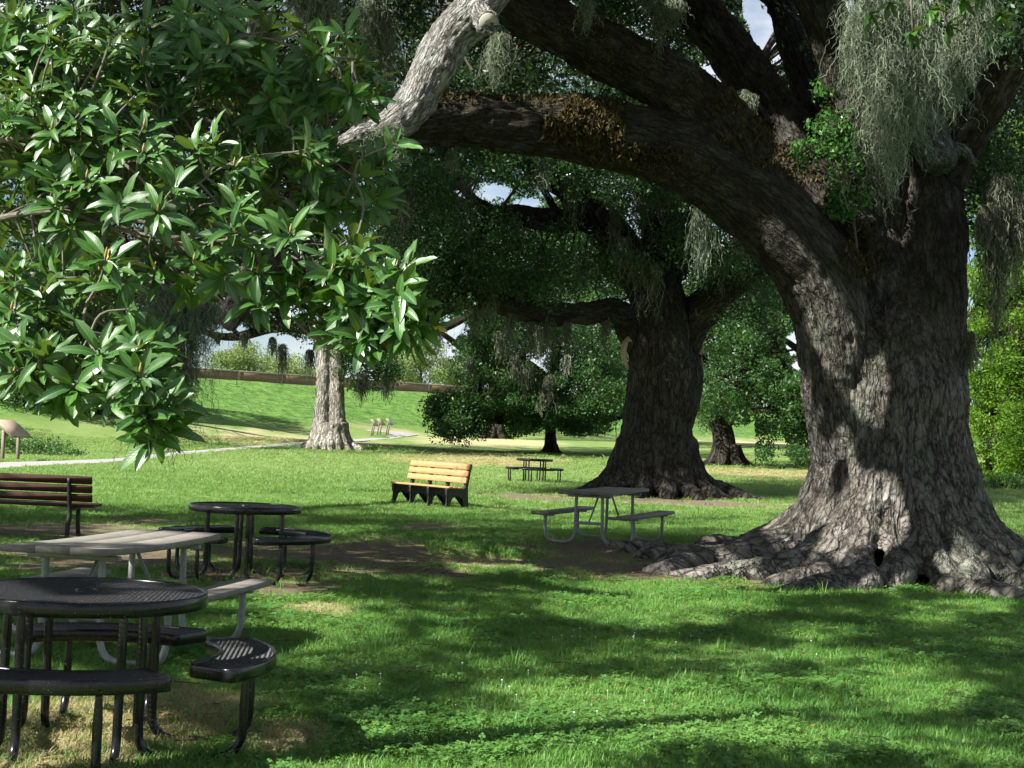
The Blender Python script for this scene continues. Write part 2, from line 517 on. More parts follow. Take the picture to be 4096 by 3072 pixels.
def dirt_at(x, y):
    n = fbm(np.stack([x * .9, y * .9, 0 * x], -1), 3) + .5 * noise3(np.stack([x * 4.1, y * 4.1, 0 * x + 5], -1))
    return np.clip(patch_val(DIRT_W, x, y) * (1.0 + .2 * n) + .42 * n - .12, 0, 1) * (patch_val(DIRT_W, x, y) > .02)

def dry_at(x, y):
    n = fbm(np.stack([x * .5, y * .5, 0 * x + 9], -1), 3)
    return np.clip(patch_val(DRY_W, x, y) * 1.45 + .5 * n, 0, 1)

ys = np.concatenate([np.linspace(-40, 5, 18), np.arange(5.2, 30, .14), np.geomspace(30, 330, 190), np.geomspace(345, 3500, 20)])
us = np.linspace(-1, 1, 190)
us = np.sign(us) * np.abs(us) ** 1.15
X = us[None, :] * (9 + .62 * np.maximum(ys, 0))[:, None] + (ys * .04)[:, None]
Y = np.repeat(ys[:, None], len(us), 1)
Z = terrain(X, Y)
Pn = np.stack([X.ravel(), Y.ravel(), 0 * X.ravel()], -1)
Z = Z + .018 * fbm(Pn * .8, 2).reshape(Z.shape) + (.10 * fbm(Pn * .12, 2).reshape(Z.shape)) * sstep(60, 120, Y)
nr, nc = Z.shape
ii, jj = np.meshgrid(np.arange(nr - 1), np.arange(nc - 1), indexing='ij')
a = ii * nc + jj
me = mesh_from('lawn', np.stack([X, Y, Z], -1).reshape(-1, 3), np.stack([a, a + 1, a + nc + 1, a + nc], -1).reshape(-1, 4))
attr(me, 'dirt', 'FLOAT', dirt_at(X.ravel(), Y.ravel()))
attr(me, 'dry', 'FLOAT', dry_at(X.ravel(), Y.ravel()))
s_lev = ((X - WALL_P[0]) * WALL_N[0] + (Y - WALL_P[1]) * WALL_N[1]).ravel()
attr(me, 'rough', 'FLOAT', (sstep(27, 22, s_lev) if False else 1 - sstep(20, 25, s_lev)) * (Y.ravel() > 60))

def ground_mat():
    nt = NT('lawn ground')
    P = pos_node(nt)
    mp = nt.node('Mapping'); nt.set(mp, 'Vector', P); nt.set(mp, 'Scale', (1, .45, 1))
    big = nt.noise(mp, .22, 4, .6)
    midn = nt.noise(P, 1.6, 8, .72)
    fine = nt.noise(P, 34., 4, .7)
    green = nt.mix(nt.ramp(big, [(.35, 0.), (.68, 1.)]), (.125, .215, .050), (.26, .325, .115))
    green = nt.mix(nt.ramp(midn, [(.35, 0.), (.75, .55)]), green, (.28, .33, .125))
    green = nt.mix(nt.ramp(fine, [(.40, .75), (.60, 0.)]), green, (.060, .125, .020))
    dry = nt.attr('dry')
    drym = nt.ramp(nt.math('ADD', (dry, 'Fac'), nt.math('MULTIPLY', nt.math('SUBTRACT', midn, .5), .6)), [(.35, 0.), (.95, .85)])
    green = nt.mix(drym, green, (.38, .34, .19))
    ro = nt.attr('rough')
    mp2 = nt.node('Mapping'); nt.set(mp2, 'Vector', P); nt.set(mp2, 'Scale', (1, 1, 2.5))
    rn = nt.noise(mp2, .9, 6, .7, .4)
    rough_c = nt.mix(nt.ramp(rn, [(.36, 0.), (.64, 1.)]), (.045, .125, .022), (.19, .31, .07))
    rough_c = nt.mix(nt.ramp(nt.noise(mp2, 4.5, 4, .7), [(.42, .55), (.6, 0.)]), rough_c, (.035, .10, .018))
    green = nt.mix((ro, 'Fac'), green, rough_c)
    d = nt.attr('dirt')
    dn = nt.noise(P, 7., 6, .7)
    dirt_c = nt.mix(dn, (.075, .054, .037), (.235, .18, .13))
    dirt_c = nt.mix(nt.ramp(fine, [(.62, 0.), (.70, .7)]), dirt_c, (.30, .23, .15))
    dm = nt.ramp(nt.math('ADD', (d, 'Fac'), nt.math('MULTIPLY', nt.math('SUBTRACT', dn, .5), 1.1)), [(.22, 0.), (.7, .95)])
    c = nt.mix(dm, green, dirt_c)
    h = nt.math('ADD', nt.math('MULTIPLY', fine, .5), nt.math('MULTIPLY', nt.math('MULTIPLY', rn, (ro, 'Fac')), 9.))
    return nt.surface(c, .95, .1, nt.bump(h, .8, .05))
lawn = link('ground', me, ground_mat())
tag(lawn, kind='structure')

# ------------------------------------------------------------------ concrete path
def strip_from_px(upper, lower, n=70, lift=.03):
    def res(L):
        L = np.array(L, float)
        s = np.concatenate([[0], np.cumsum(np.linalg.norm(np.diff(L, axis=0), axis=1))])
        t = np.linspace(0, s[-1], n)
        return np.stack([np.interp(t, s, L[:, 0]), np.interp(t, s, L[:, 1])], -1)
    A = np.array([ground(*p) for p in res(upper)]); B = np.array([ground(*p) for p in res(lower)])
    k = np.linspace(0, 1, 6)
    V = A[None] * (1 - k[:, None, None]) + B[None] * k[:, None, None]
    V[..., 2] = terrain(V[..., 0], V[..., 1]) + lift
    i, j = np.meshgrid(np.arange(5), np.arange(n - 1), indexing='ij')
    a = i * n + j
    return V.reshape(-1, 3), np.stack([a, a + n, a + n + 1, a + 1], -1).reshape(-1, 4)
mb = MB()
V, Q = strip_from_px([(-900, 1872), (-300, 1862), (0, 1853), (250, 1846), (450, 1838), (700, 1810), (900, 1795), (1130, 1776), (1270, 1767), (1400, 1760), (1530, 1749), (1575, 1741)],
                     [(-900, 1915), (-300, 1894), (0, 1877), (150, 1868), (400, 1855), (560, 1842), (700, 1824), (900, 1805), (1130, 1785), (1270, 1776), (1420, 1768), (1570, 1755), (1672, 1741)])
mb.add(V, Q)
V, Q = strip_from_px([(1575, 1741), (1540, 1731), (1440, 1722)], [(1672, 1741), (1640, 1732), (1540, 1724), (1470, 1718)], 24, .034)
mb.add(V, Q)
path = mb.build('path', noisy_mat('pale concrete path', (.26, .255, .24), (.34, .335, .315), 1.5, .9, .2, .2, .01, 9))
tag(path, kind='structure')

# ------------------------------------------------------------------ grass, clover, litter: many small pieces on the ground
def pieces_collection(name, meshes, mat):
    c = bpy.data.collections.new(name)
    for k, m_ in enumerate(meshes):
        m_.materials.append(mat)
        o = bpy.data.objects.new('%s_piece' % name, m_)
        c.objects.link(o)
    return c

def scatter(name, coll, P, rot, scl, idx, parent=None):
    me = bpy.data.meshes.new(name)
    me.vertices.add(len(P))
    me.vertices.foreach_set('co', np.asarray(P, np.float32).ravel())
    attr(me, 'rot', 'FLOAT_VECTOR', rot); attr(me, 'scl', 'FLOAT_VECTOR', scl); attr(me, 'idx', 'INT', idx)
    o = bpy.data.objects.new(name, me)
    COL.objects.link(o)
    ng = bpy.data.node_groups.new(name + ' scatter', 'GeometryNodeTree')
    ng.interface.new_socket('Geometry', in_out='INPUT', socket_type='NodeSocketGeometry')
    ng.interface.new_socket('Geometry', in_out='OUTPUT', socket_type='NodeSocketGeometry')
    N = ng.nodes.new
    gi, go = N('NodeGroupInput'), N('NodeGroupOutput')
    ins, ci = N('GeometryNodeInstanceOnPoints'), N('GeometryNodeCollectionInfo')
    ci.inputs['Collection'].default_value = coll
    ci.inputs['Separate Children'].default_value = True
    ci.inputs['Reset Children'].default_value = True
    ins.inputs['Pick Instance'].default_value = True
    def na(nm, ty):
        n = N('GeometryNodeInputNamedAttribute'); n.data_type = ty; n.inputs['Name'].default_value = nm
        return n
    r, s_, i_ = na('rot', 'FLOAT_VECTOR'), na('scl', 'FLOAT_VECTOR'), na('idx', 'INT')
    e2r = N('FunctionNodeEulerToRotation')
    L = ng.links.new
    L(gi.outputs[0], ins.inputs['Points']); L(ci.outputs[0], ins.inputs['Instance'])
    L(i_.outputs['Attribute'], ins.inputs['Instance Index'])
    L(r.outputs['Attribute'], e2r.inputs[0]); L(e2r.outputs[0], ins.inputs['Rotation'])
    L(s_.outputs['Attribute'], ins.inputs['Scale']); L(ins.outputs[0], go.inputs[0])
    md = o.modifiers.new('scatter', 'NODES')
    md.node_group = ng
    return o

def blade_tuft(seed, nb, rad, h0, h1, w, lean):
    r = np.random.default_rng(seed)
    V, Q, T = [], [], []
    for k in range(nb):
        a = r.uniform(0, 2 * math.pi); q = rad * math.sqrt(r.uniform())
        base = np.array([q * math.cos(a), q * math.sin(a), -.008])
        d = r.uniform(0, 2 * math.pi); h = r.uniform(h0, h1); ln = r.uniform(.15, lean) * h
        side = np.array([-math.sin(d), math.cos(d), 0]) * w * r.uniform(.7, 1.2)
        n0 = len(V)
        for t, ww in ((0, 1.), (.5, .85)):
            c = base + np.array([math.cos(d) * ln * t * t, math.sin(d) * ln * t * t, h * t])
            V += [c - side * ww / 2, c + side * ww / 2]
        V.append(base + np.array([math.cos(d) * ln, math.sin(d) * ln, h * .93]))
        Q.append((n0, n0 + 1, n0 + 3, n0 + 2)); T.append((n0 + 2, n0 + 3, n0 + 4))
    return mesh_from('tuft', V, Q, T)

def clover_tuft(seed, nl, rad):
    r = np.random.default_rng(seed)
    V, Q = [], []
    for k in range(nl):
        a = r.uniform(0, 2 * math.pi); q = rad * math.sqrt(r.uniform())
        c = np.array([q * math.cos(a), q * math.sin(a), r.uniform(.02, .055)])
        s = r.uniform(.010, .016); r0 = r.uniform(0, 6.28)
        tilt = r.normal(0, .25, 2)
        for j in range(3):
            t = r0 + j * 2.094
            u = np.array([math.cos(t), math.sin(t), math.cos(t) * tilt[0] + math.sin(t) * tilt[1]])
            v = np.array([-math.sin(t), math.cos(t), -math.sin(t) * tilt[0] + math.cos(t) * tilt[1]])
            n0 = len(V)
            V += [c, c + u * s * .8 - v * s * .62, c + u * s * 1.35, c + u * s * .8 + v * s * .62]
            Q.append((n0, n0 + 1, n0 + 2, n0 + 3))
    return mesh_from('clover', V, Q)

def blade_mat(name, c_dark, c_light, c_dry, pale=None):
    nt = NT(name)
    P = pos_node(nt)
    oi = nt.node('ObjectInfo')
    n = nt.noise(P, .7, 4, .6)
    n2 = nt.noise(P, 5., 3, .6)
    c = nt.mix(nt.ramp(n, [(.32, 0.), (.68, 1.)]), c_dark, c_light)
    c = nt.mix(nt.math('MULTIPLY', (oi, 'Random'), .5), c, c_light)
    c = nt.mix(nt.ramp(n2, [(.58, 0.), (.75, .55)]), c, c_dry)
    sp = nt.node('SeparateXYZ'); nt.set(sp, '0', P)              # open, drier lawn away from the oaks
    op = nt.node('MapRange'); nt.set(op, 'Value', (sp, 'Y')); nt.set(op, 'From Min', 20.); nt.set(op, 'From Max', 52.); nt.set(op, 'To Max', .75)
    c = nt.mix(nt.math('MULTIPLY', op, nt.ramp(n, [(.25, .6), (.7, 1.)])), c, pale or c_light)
    return nt.surface(c, .5, .35, trans=.38, trans_color=nt.mix(.4, c, (.30, .42, .03)))

M['blade'] = blade_mat('grass blade', (.050, .185, .030), (.150, .310, .062), (.34, .37, .16), (.285, .37, .145))
M['straw'] = blade_mat('dry grass blade', (.34, .28, .14), (.48, .41, .23), (.22, .27, .09))
M['clover'] = blade_mat('clover leaf', (.062, .195, .040), (.150, .30, .072), (.14, .27, .06))

grass_c = pieces_collection('grass', [blade_tuft(k, 11, .055, .035, .085, .0052, .9) for k in range(6)], M['blade'])
straw_c = pieces_collection('straw', [blade_tuft(20 + k, 12, .07, .015, .05, .0045, 2.2) for k in range(4)], M['straw'])
clover_c = pieces_collection('clover', [clover_tuft(40 + k, 13, .085) for k in range(4)], M['clover'])

def spread(dens_rows, seed):
    """points on the lawn inside the view, density per square metre by distance"""
    r = np.random.default_rng(seed)
    out = []
    for (y0, y1, dens) in dens_rows:
        n = int(dens * (y1 - y0) * (.40 * (y0 + y1) + 1.6))
        y = np.sqrt(r.uniform(y0 * y0, y1 * y1, n))
        x = r.uniform(-1, 1, n) * (y * .40 + .8)
        out.append(np.stack([x, y], -1))
    return np.concatenate(out), r

P2, r = spread([(6.0, 9, 800), (9, 13, 560), (13, 20, 330), (20, 30, 150), (30, 48, 56), (48, 70, 22), (70, 92, 10)], 1)
dv, ry = dirt_at(P2[:, 0], P2[:, 1]), dry_at(P2[:, 0], P2[:, 1])
pn = fbm(np.stack([P2[:, 0] * .7, P2[:, 1] * .7, 0 * P2[:, 0] + 31], -1), 3)
onpath = np.zeros(len(P2), bool)
qx, qy = project(np.column_stack([P2, terrain(P2[:, 0], P2[:, 1])]))
up_ = np.interp(qx, [0, 250, 450, 700, 900, 1130, 1270, 1400, 1530, 1675], [1850, 1843, 1835, 1807, 1792, 1773, 1764, 1757, 1746, 1738]); lo_ = np.interp(qx, [0, 150, 400, 560, 700, 900, 1130, 1270, 1420, 1570, 1675], [1878, 1869, 1856, 1843, 1825, 1806, 1786, 1777, 1769, 1756, 1744])
onpath = (qy > up_) & (qy < lo_) & (qx < 1690)
keep = ~onpath & (r.uniform(size=len(P2)) > np.clip(dv * 2.0, 0, .97)) & (r.uniform(size=len(P2)) > np.clip((ry - .5) * 2.2, 0, .9))
clov = (r.uniform(size=len(P2)) < (.45 * sstep(.0, .7, pn + .2 * r.normal(size=len(P2))))) & (P2[:, 1] < 24)
def place(sel, name, coll, seed, base, var, flat=1.0, nidx=6, grow=True):
    r = np.random.default_rng(seed)
    p = P2[sel]
    n = len(p)
    s = base * r.uniform(1 - var, 1 + var, n) * ((1 + .25 * sstep(14, 30, p[:, 1]) + .7 * sstep(26, 48, p[:, 1])) * (1 + .5 * sstep(48, 80, p[:, 1])) if grow else 1)
    s *= 1 + .30 * fbm(np.stack([p[:, 0] * .5, p[:, 1] * .5, 0 * p[:, 0] + 3], -1), 2)
    Z = terrain(p[:, 0], p[:, 1])
    sc = np.stack([s * (1 + .6 * sstep(20, 45, p[:, 1]) + 1.4 * sstep(45, 80, p[:, 1])), s * (1 + .6 * sstep(20, 45, p[:, 1]) + 1.4 * sstep(45, 80, p[:, 1])), s * flat * (1 - .35 * sstep(40, 70, p[:, 1]))], -1)
    o = scatter(name, coll, np.column_stack([p, Z + .003]), np.column_stack([r.normal(0, .12, n), r.normal(0, .12, n), r.uniform(0, 6.28, n)]), sc, r.integers(0, nidx, n))
    return o
g = place(keep & ~clov, 'grass', grass_c, 2, 1.0, .3, .68)
tag(g, 'short green lawn grass growing under the oaks', 'grass', kind='stuff')
g = place(keep & clov, 'clover', clover_c, 3, 1.0, .25, 1., 4, False)
tag(g, 'patches of low clover growing among the lawn grass', 'clover', kind='stuff')
dsel = ~onpath & (~keep & (r.uniform(size=len(P2)) < .55) & (dv < .45)) | ~onpath & ((ry > .62) & (r.uniform(size=len(P2)) < .75))
g = place(dsel, 'dry_grass', straw_c, 4, 1.0, .3, .8, 4)
tag(g, 'dry straw coloured cut grass lying on the lawn', 'dry grass', kind='stuff')
# taller weeds in the shade of the bench and by the wall of the oak
wp = []
for (x, y, rx, ry_, n) in [(1950, 2200, 230, 22, 60), (1000, 2290, 120, 24, 16), (640, 2330, 500, 24, 30), (1480, 2400, 400, 30, 26), (3300, 2390, 800, 25, 50), (300, 2090, 350, 25, 20), (2300, 2750, 900, 200, 40)]:
    for _ in range(n):
        wp.append(ground(x + rx * random.uniform(-1, 1), y + ry_ * random.uniform(-1, 1)))
wp = np.array(wp)
weed_c = pieces_collection('weed', [blade_tuft(60 + k, 9, .05, .09, .19, .008, 1.0) for k in range(4)], M['blade'])
nw = len(wp)
g = scatter('tall_grass', weed_c, wp, np.column_stack([np.zeros((nw, 2)), rng.uniform(0, 6.28, nw)]), np.repeat(rng.uniform(.55, 1.1, (nw, 1)), 3, 1), rng.integers(0, 4, nw))
tag(g, 'scattered taller grass tufts standing above the lawn', 'tall grass', kind='stuff')
# ------------------------------------------------------------------ tree helpers
# openings between crowns through which the sky or the far bank shows, as directions from the lawn
GAPS = [(1975, 770, 95, 42), (2110, 815, 62, 30), (2190, 770, 40, 22), (2775, 745, 55, 50), (2800, 790, 35, 40), (1870, 760, 45, 30),
        (985, 1395, 190, 75), (1120, 1400, 90, 70), (1700, 1400, 150, 95), (1760, 1330, 110, 70), (1150, 1480, 420, 60), (1650, 1500, 180, 70), (1150, 1620, 500, 130),
        (3175, 1375, 34, 60), (3190, 1460, 26, 28), 
        (1560, 1800, 420, 110), (2350, 1800, 380, 60), (2890, 385, 80, 85), (2840, 300, 50, 50), (3060, 120, 70, 110), (3010, 30, 60, 60), (3090, 230, 40, 60), (2240, 20, 60, 24),
        (3080, 1740, 240, 90), (3450, 1900, 300, 120)]

def gap_mask(P, wob=.25):
    px, py = project(P)
    q = np.column_stack([px / 75, py / 75, P[:, 1] / 9])
    n = noise3(q) + .6 * noise3(q * 2.7 + 5)
    m = np.zeros(len(P), bool)
    for e in GAPS:
        m |= ell(px, py, e) < 1 + wob * 3.6 * n
    return m

def leaf_quads(C, L, r, droop=.25, aspect=.46):
    n = len(C)
    d = unit(r.normal(size=(n, 3)) - np.array([0, 0, droop]))
    w = unit(np.cross(d, r.normal(size=(n, 3)) * [.6, .6, 1.0] + [0, 0, .35]))
    L = (L * r.uniform(.65, 1.25, n))[:, None]
    a, b = d * L / 2, w * L * aspect / 2
    fold = np.cross(d, w) * L * .07
    V = np.stack([C - a, C + b * 1.0 + fold, C + a, C - b + fold], 1).reshape(-1, 3)
    Q = np.arange(n * 4).reshape(-1, 4)
    return V, Q

def clump_leaves(C, R, n, r, flat=.75):
    """n leaves round each clump centre, denser towards the outside"""
    k = np.repeat(np.arange(len(C)), n if np.ndim(n) else np.full(len(C), n))
    q = unit(r.normal(size=(len(k), 3))) * (r.uniform(0, 1, len(k)) ** .45)[:, None]
    q[:, 2] *= flat
    R = np.asarray(R) * np.ones(len(C))
    P = C[k] + q * R[k][:, None]
    return P, k

FAR_SUN = [(1320, y_, 83.0, 1.15) for y_ in (1350, 1420, 1490, 1560, 1630, 1700, 1770, 1820)] + [(1290, 1790, 82, 1.2), (1370, 1800, 82, 1.2), (1700, 1920, 32.3, .8)] + [(1860, 1670, 86, 1.9, 7), (1990, 1540, 85, 2.0, 7), (2150, 1450, 84, 2.2, 7), (2350, 1500, 84, 2.0, 7), (2100, 1620, 85, 1.6, 7), (2430, 1590, 84, 1.5, 7), (2000, 1400, 84, 1.8, 7), (2900, 1640, 71, 1.4, 5), (3050, 1580, 71, 1.4, 5), (850, 1620, 120, 4.5, 9), (980, 1600, 125, 4.5, 9), (1100, 1620, 122, 4.5, 9), (900, 1680, 105, 4, 9), (1080, 1680, 106, 4, 9)]
FAR_SUN_P = np.array([at(a_, b_, c_) for a_, b_, c_ in (q[:3] for q in FAR_SUN)])
def far_sun(P):
    m = np.zeros(len(P), bool)
    for c, q in zip(FAR_SUN_P, FAR_SUN):
        d = P - c; t = d @ S
        m |= (t > (q[4] if len(q) > 4 else 1.0)) & (((d - t[:, None] * S) ** 2).sum(1) < q[3] ** 2)
    return m

def foliage(name, P, L, mat, parent, r, tint_base=None, droop=.25, aspect=.46, kind='stuff'):
    kp = ~far_sun(P)
    P = P[kp]
    if np.ndim(L): L = L[kp]
    if tint_base is not None: tint_base = tint_base[kp]
    V, Q = leaf_quads(P, L, r, droop, aspect)
    off = np.array(parent.location) if parent is not None and parent.get('_world') else np.zeros(3)
    me = mesh_from(name, V - off, Q, smooth=False)
    t = np.clip(r.beta(2, 3, len(P)) * .75 + (0 if tint_base is None else tint_base), 0, 1)
    attr(me, 'tint', 'FLOAT', np.repeat(t, 4))
    o = link(name, me, mat, parent)
    if kind: o['kind'] = kind
    return o

def blobs(lst, r):
    C = []
    for (x, y, rx, ry, Y0, Y1, n) in lst:
        for _ in range(n):
            a, q = r.uniform(0, 6.283), math.sqrt(r.uniform())
            C.append(at(x + rx * q * math.cos(a), y + ry * q * math.sin(a), r.uniform(Y0, Y1)))
    return np.array(C)

def twigs_to(C, nodes, r, frac=.5, r0=.03, r1=.008, maxd=7.0):
    mb = MB()
    sel = C[r.uniform(size=len(C)) < frac]
    for c in sel:
        d = np.linalg.norm(nodes - c, axis=1)
        k = int(np.argmin(d + r.uniform(0, .8, len(d))))
        if d[k] > maxd: continue
        p0, p3 = nodes[k], c
        mid = (p0 + p3) / 2 + r.normal(0, .12, 3) * d[k] + [0, 0, .10 * d[k]]
        m2 = p0 * .2 + p3 * .8 + r.normal(0, .07, 3) * d[k]
        s = min(1.0, .35 + d[k] / 4)
        if gap_mask(np.array([mid, m2, (mid + m2) / 2, (p0 + mid) / 2, c]), 0.).any(): continue
        mb.tube(np.array([p0, mid, m2, p3]), [r0 * s, r0 * .7 * s, r0 * .45 * s, r1], 5, False, 3)
    return mb

def limb(pts, resample=5):
    """pts: (px, py, depth, radius)"""
    P = np.array([at(a, b, c) for a, b, c, _ in pts])
    R = np.array([p[3] for p in pts])
    return catmull(P, R, resample)

def voxel_union(limbs, voxel, smooth=4):
    mb = MB()
    for P, R in limbs:
        mb.tube(P, R, 18, True)
    V, Q, T = mb.data()
    me = mesh_from('union', V, Q, T)
    o = bpy.data.objects.new('union', me)
    COL.objects.link(o)
    md = o.modifiers.new('remesh', 'REMESH'); md.mode = 'VOXEL'; md.voxel_size = voxel
    ms = o.modifiers.new('smooth', 'SMOOTH'); ms.iterations = smooth; ms.factor = .5
    dg = bpy.context.evaluated_depsgraph_get()
    ev = o.evaluated_get(dg)
    m2 = bpy.data.meshes.new_from_object(ev)
    bpy.data.objects.remove(o)
    bpy.data.meshes.remove(me)
    return m2

def bark_coords(V, limbs, axis=None, own=()):
    best = np.full(len(V), 1e9); out = np.zeros((len(V), 3))
    for li, (P, R) in enumerate(limbs):
        T, N, B = frames(P)
        s = np.concatenate([[0], np.cumsum(np.linalg.norm(np.diff(P, axis=0), axis=1))])
        flare = axis is not None and li not in own
        lo, hi = P.min(0) - R.max() - .6, P.max(0) + R.max() + .6
        idx = np.where(np.all((V > lo) & (V < hi), axis=1))[0]
        for c in range(0, len(idx), 40000):
            ix = idx[c:c + 40000]
            D = np.linalg.norm(V[ix][:, None].astype(np.float32) - P[None].astype(np.float32), axis=2)
            E = D - R[None]
            k = np.argmin(E, axis=1)
            e = E[np.arange(len(ix)), k]
            b = e < best[ix]
            jx, kk = ix[b], k[b]
            best[jx] = e[b]
            d = V[jx] - P[kk]
            if flare:
                e2 = V[jx][:, :2] - axis[:2]; q = np.maximum(np.linalg.norm(e2, axis=1), .05)
                m_ = np.minimum(q, axis[2]) / q
                out[jx] = np.stack([e2[:, 0] * m_, e2[:, 1] * m_, V[jx][:, 2] - np.maximum(q - axis[2], 0)], -1)
                continue
            out[jx] = np.stack([(d * N[kk]).sum(1) + li * 3.7, (d * B[kk]).sum(1), s[kk] + (d * T[kk]).sum(1)], -1)
    return out

def limb_mesh(name, limbs, voxel, mat, parent, lump=.05, ridge=.022, rs=7.0, dents=(), smooth=4, floor=True, lump_scale=1.4, axis=None, own=()):
    me = voxel_union(limbs, voxel, smooth)
    n = len(me.vertices)
    V = np.empty(n * 3, np.float32); me.vertices.foreach_get('co', V); V = V.reshape(-1, 3).astype(float)
    Nn = np.empty(n * 3, np.float32); me.vertices.foreach_get('normal', Nn); Nn = Nn.reshape(-1, 3).astype(float)
    B = bark_coords(V, limbs, axis, own)
    d = lump * fbm(V * lump_scale, 2) + .35 * lump * fbm(V * lump_scale * 3.1 + 7, 2)
    rb = B * np.array([rs, rs, rs * .30])
    rb = rb + .5 * np.stack([noise3(V * 2.1), noise3(V * 2.1 + 9), noise3(V * 2.1 + 19)], -1)
    rid = 1 - 2.2 * np.abs(noise3(rb))
    rid2 = 1 - 2.2 * np.abs(noise3(rb * 2.3 + 31))
    amp = np.ones(len(V)) if axis is None else .42 + .58 * sstep(.15, 1.0, V[:, 2] - float(terrain(axis[0], axis[1])))
    d = d * (.5 + .5 * amp) + ridge * amp * (rid * .7 + rid2 * .45)
    for (c, rad, depth) in dents:
        q = (((V - c) / rad) ** 2).sum(1)
        d = d - depth * np.exp(-q * 1.6)
    V2 = V + Nn * d[:, None]
    off = np.array(parent.location)
    me.vertices.foreach_set('co', (V2 - off).astype(np.float32).ravel())
    me.polygons.foreach_set('use_smooth', np.ones(len(me.polygons), bool))
    attr(me, 'bark', 'FLOAT_VECTOR', B)
    me.update()
    me.name = name
    me.materials.clear()
    o = link(name, me, mat, parent)
    return o, V2, Nn

def moss_ribbons(starts, lengths, r, step=.035, curl=.9, width=.006, spread_=.006):
    """thin curly hanging strands; starts (n,3), lengths (n)"""
    n = len(starts)
    K = max(3, int(np.max(lengths) / (step * .62)))
    ph = r.uniform(0, 6.28, (n, 2)); fr = r.uniform(.5, 1.25, (n, 2))
    t = np.arange(K)[None]
    ang = curl * np.sin(ph[:, :1] + fr[:, :1] * t) + .45 * r.normal(size=(n, K))
    azi = ph[:, 1:] + fr[:, 1:] * t * .9 + .6 * r.normal(size=(n, K))
    st = np.stack([np.sin(ang) * np.cos(azi), np.sin(ang) * np.sin(azi), -np.cos(ang) * .8 - .12], -1) * step
    P = starts[:, None] + np.concatenate([np.zeros((n, 1, 3)), np.cumsum(st, 1)[:, :-1]], 1)
    live = (starts[:, 2][:, None] - P[..., 2]) <= lengths[:, None]
    side = unit(np.cross(st, r.normal(size=(n, 1, 3)) + .3 * r.normal(size=(n, K, 3)))) * width / 2
    V = np.stack([P - side, P + side], 2)
    ok = live[:, :-1] & live[:, 1:]
    ii, kk = np.where(ok)
    base = (ii * K + kk) * 2
    Q = np.stack([base, base + 1, base + 3, base + 2], -1)
    used, inv = np.unique(Q.ravel(), return_inverse=True)
    V = V.reshape(-1, 3)[used]
    tint = np.repeat(r.uniform(0, 1, n), K * 2)[used]
    return V, inv.reshape(-1, 4), tint

def moss_clump(name, top, mat, r, label=None, cat='moss', parent=None, n=220, width=.006, curl=.9, group=None, step=.035):
    """top: list of (point, spread radius, length)"""
    Vs, Qs, Ts, nv = [], [], [], 0
    for (p, sp, ln, k) in top:
        k = int(n * k)
        a = unit(r.normal(size=(k, 3))) * (r.uniform(0, 1, k) ** .6)[:, None] * np.array([sp, sp * .7, sp * .35])
        q = np.linalg.norm(a[:, :2], axis=1) / sp
        L = ln * (1 - .75 * q ** 1.5) * r.uniform(.35, 1.05, k)
        # short curls all the way down give the clump its body
        st = p + a
        V, Q, t = moss_ribbons(st, L, r, step, curl, width)
        Vs.append(V); Qs.append(Q + nv); Ts.append(t); nv += len(V)
        kk = int(k * 2.2)
        j = r.integers(0, k, kk)
        dz = L[j] * r.uniform(0, .9, kk)
        s2 = st[j] - np.stack([0 * dz, 0 * dz, dz], -1) + r.normal(0, .035 * min(1, sp * 4), (kk, 3)) * [1, 1, .3]
        s2[:, :2] = p[:2] + (s2[:, :2] - p[:2]) * (1 - .35 * (dz / ln))[:, None]
        V, Q, t = moss_ribbons(s2, r.uniform(.10, .32, kk) * min(1, ln), r, step, curl * 1.25, width)
        Vs.append(V); Qs.append(Q + nv); Ts.append(t); nv += len(V)
    V, Q, t = np.concatenate(Vs), np.concatenate(Qs), np.concatenate(Ts)
    loc = np.array(top[0][0])
    off = np.array(parent.location) if parent is not None else loc
    me = mesh_from(name, V - off, Q, smooth=False)
    attr(me, 'tint', 'FLOAT', t)
    o = link(name, me, mat, parent)
    if parent is None:
        o.location = loc
        tag(o, label, cat, group)
    else:
        o['kind'] = 'stuff'
    return o

# ------------------------------------------------------------------ the great oak on the right
YT = 19.0
base = at(3560, 2290, YT); base[2] = float(terrain(base[0], base[1]))
oak = thing('live_oak', 'massive nearest live oak with flared roots and long arching limb', 'tree', base, world_parts=True)
def tr(py, l, r_): # trunk section from its left and right outline
    c = at((l + r_) / 2, py, YT)
    return (*c, (r_ - l) / 2 / FPX * YT)
secs = [tr(2330, 3300, 3880), tr(2150, 3300, 3880), tr(2080, 3306, 3880), tr(2010, 3312, 3872), tr(1940, 3315, 3866), tr(1880, 3315, 3862), tr(1816, 3308, 3858), tr(1735, 3292, 3860), tr(1640, 3262, 3862), tr(1560, 3250, 3858), tr(1480, 3262, 3830), tr(1380, 3300, 3800), tr(1270, 3370, 3770), tr(1150, 3450, 3720), tr(1040, 3520, 3660)]
tp = np.array(secs)
limbs = [catmull(tp[:, :3], tp[:, 3], 4)]
limbs.append(limb([(3700, 1900, 19.0, .55), (3690, 1600, 19.0, .56), (3688, 1400, 19.1, .56), (3685, 1150, 19.2, .565), (3690, 900, 19.3, .53), (3675, 680, 19.4, .48), (3640, 430, 19.5, .43), (3590, 150, 19.6, .38), (3540, -200, 19.8, .33), (3480, -800, 20.3, .24), (3400, -1500, 21, .12)]))
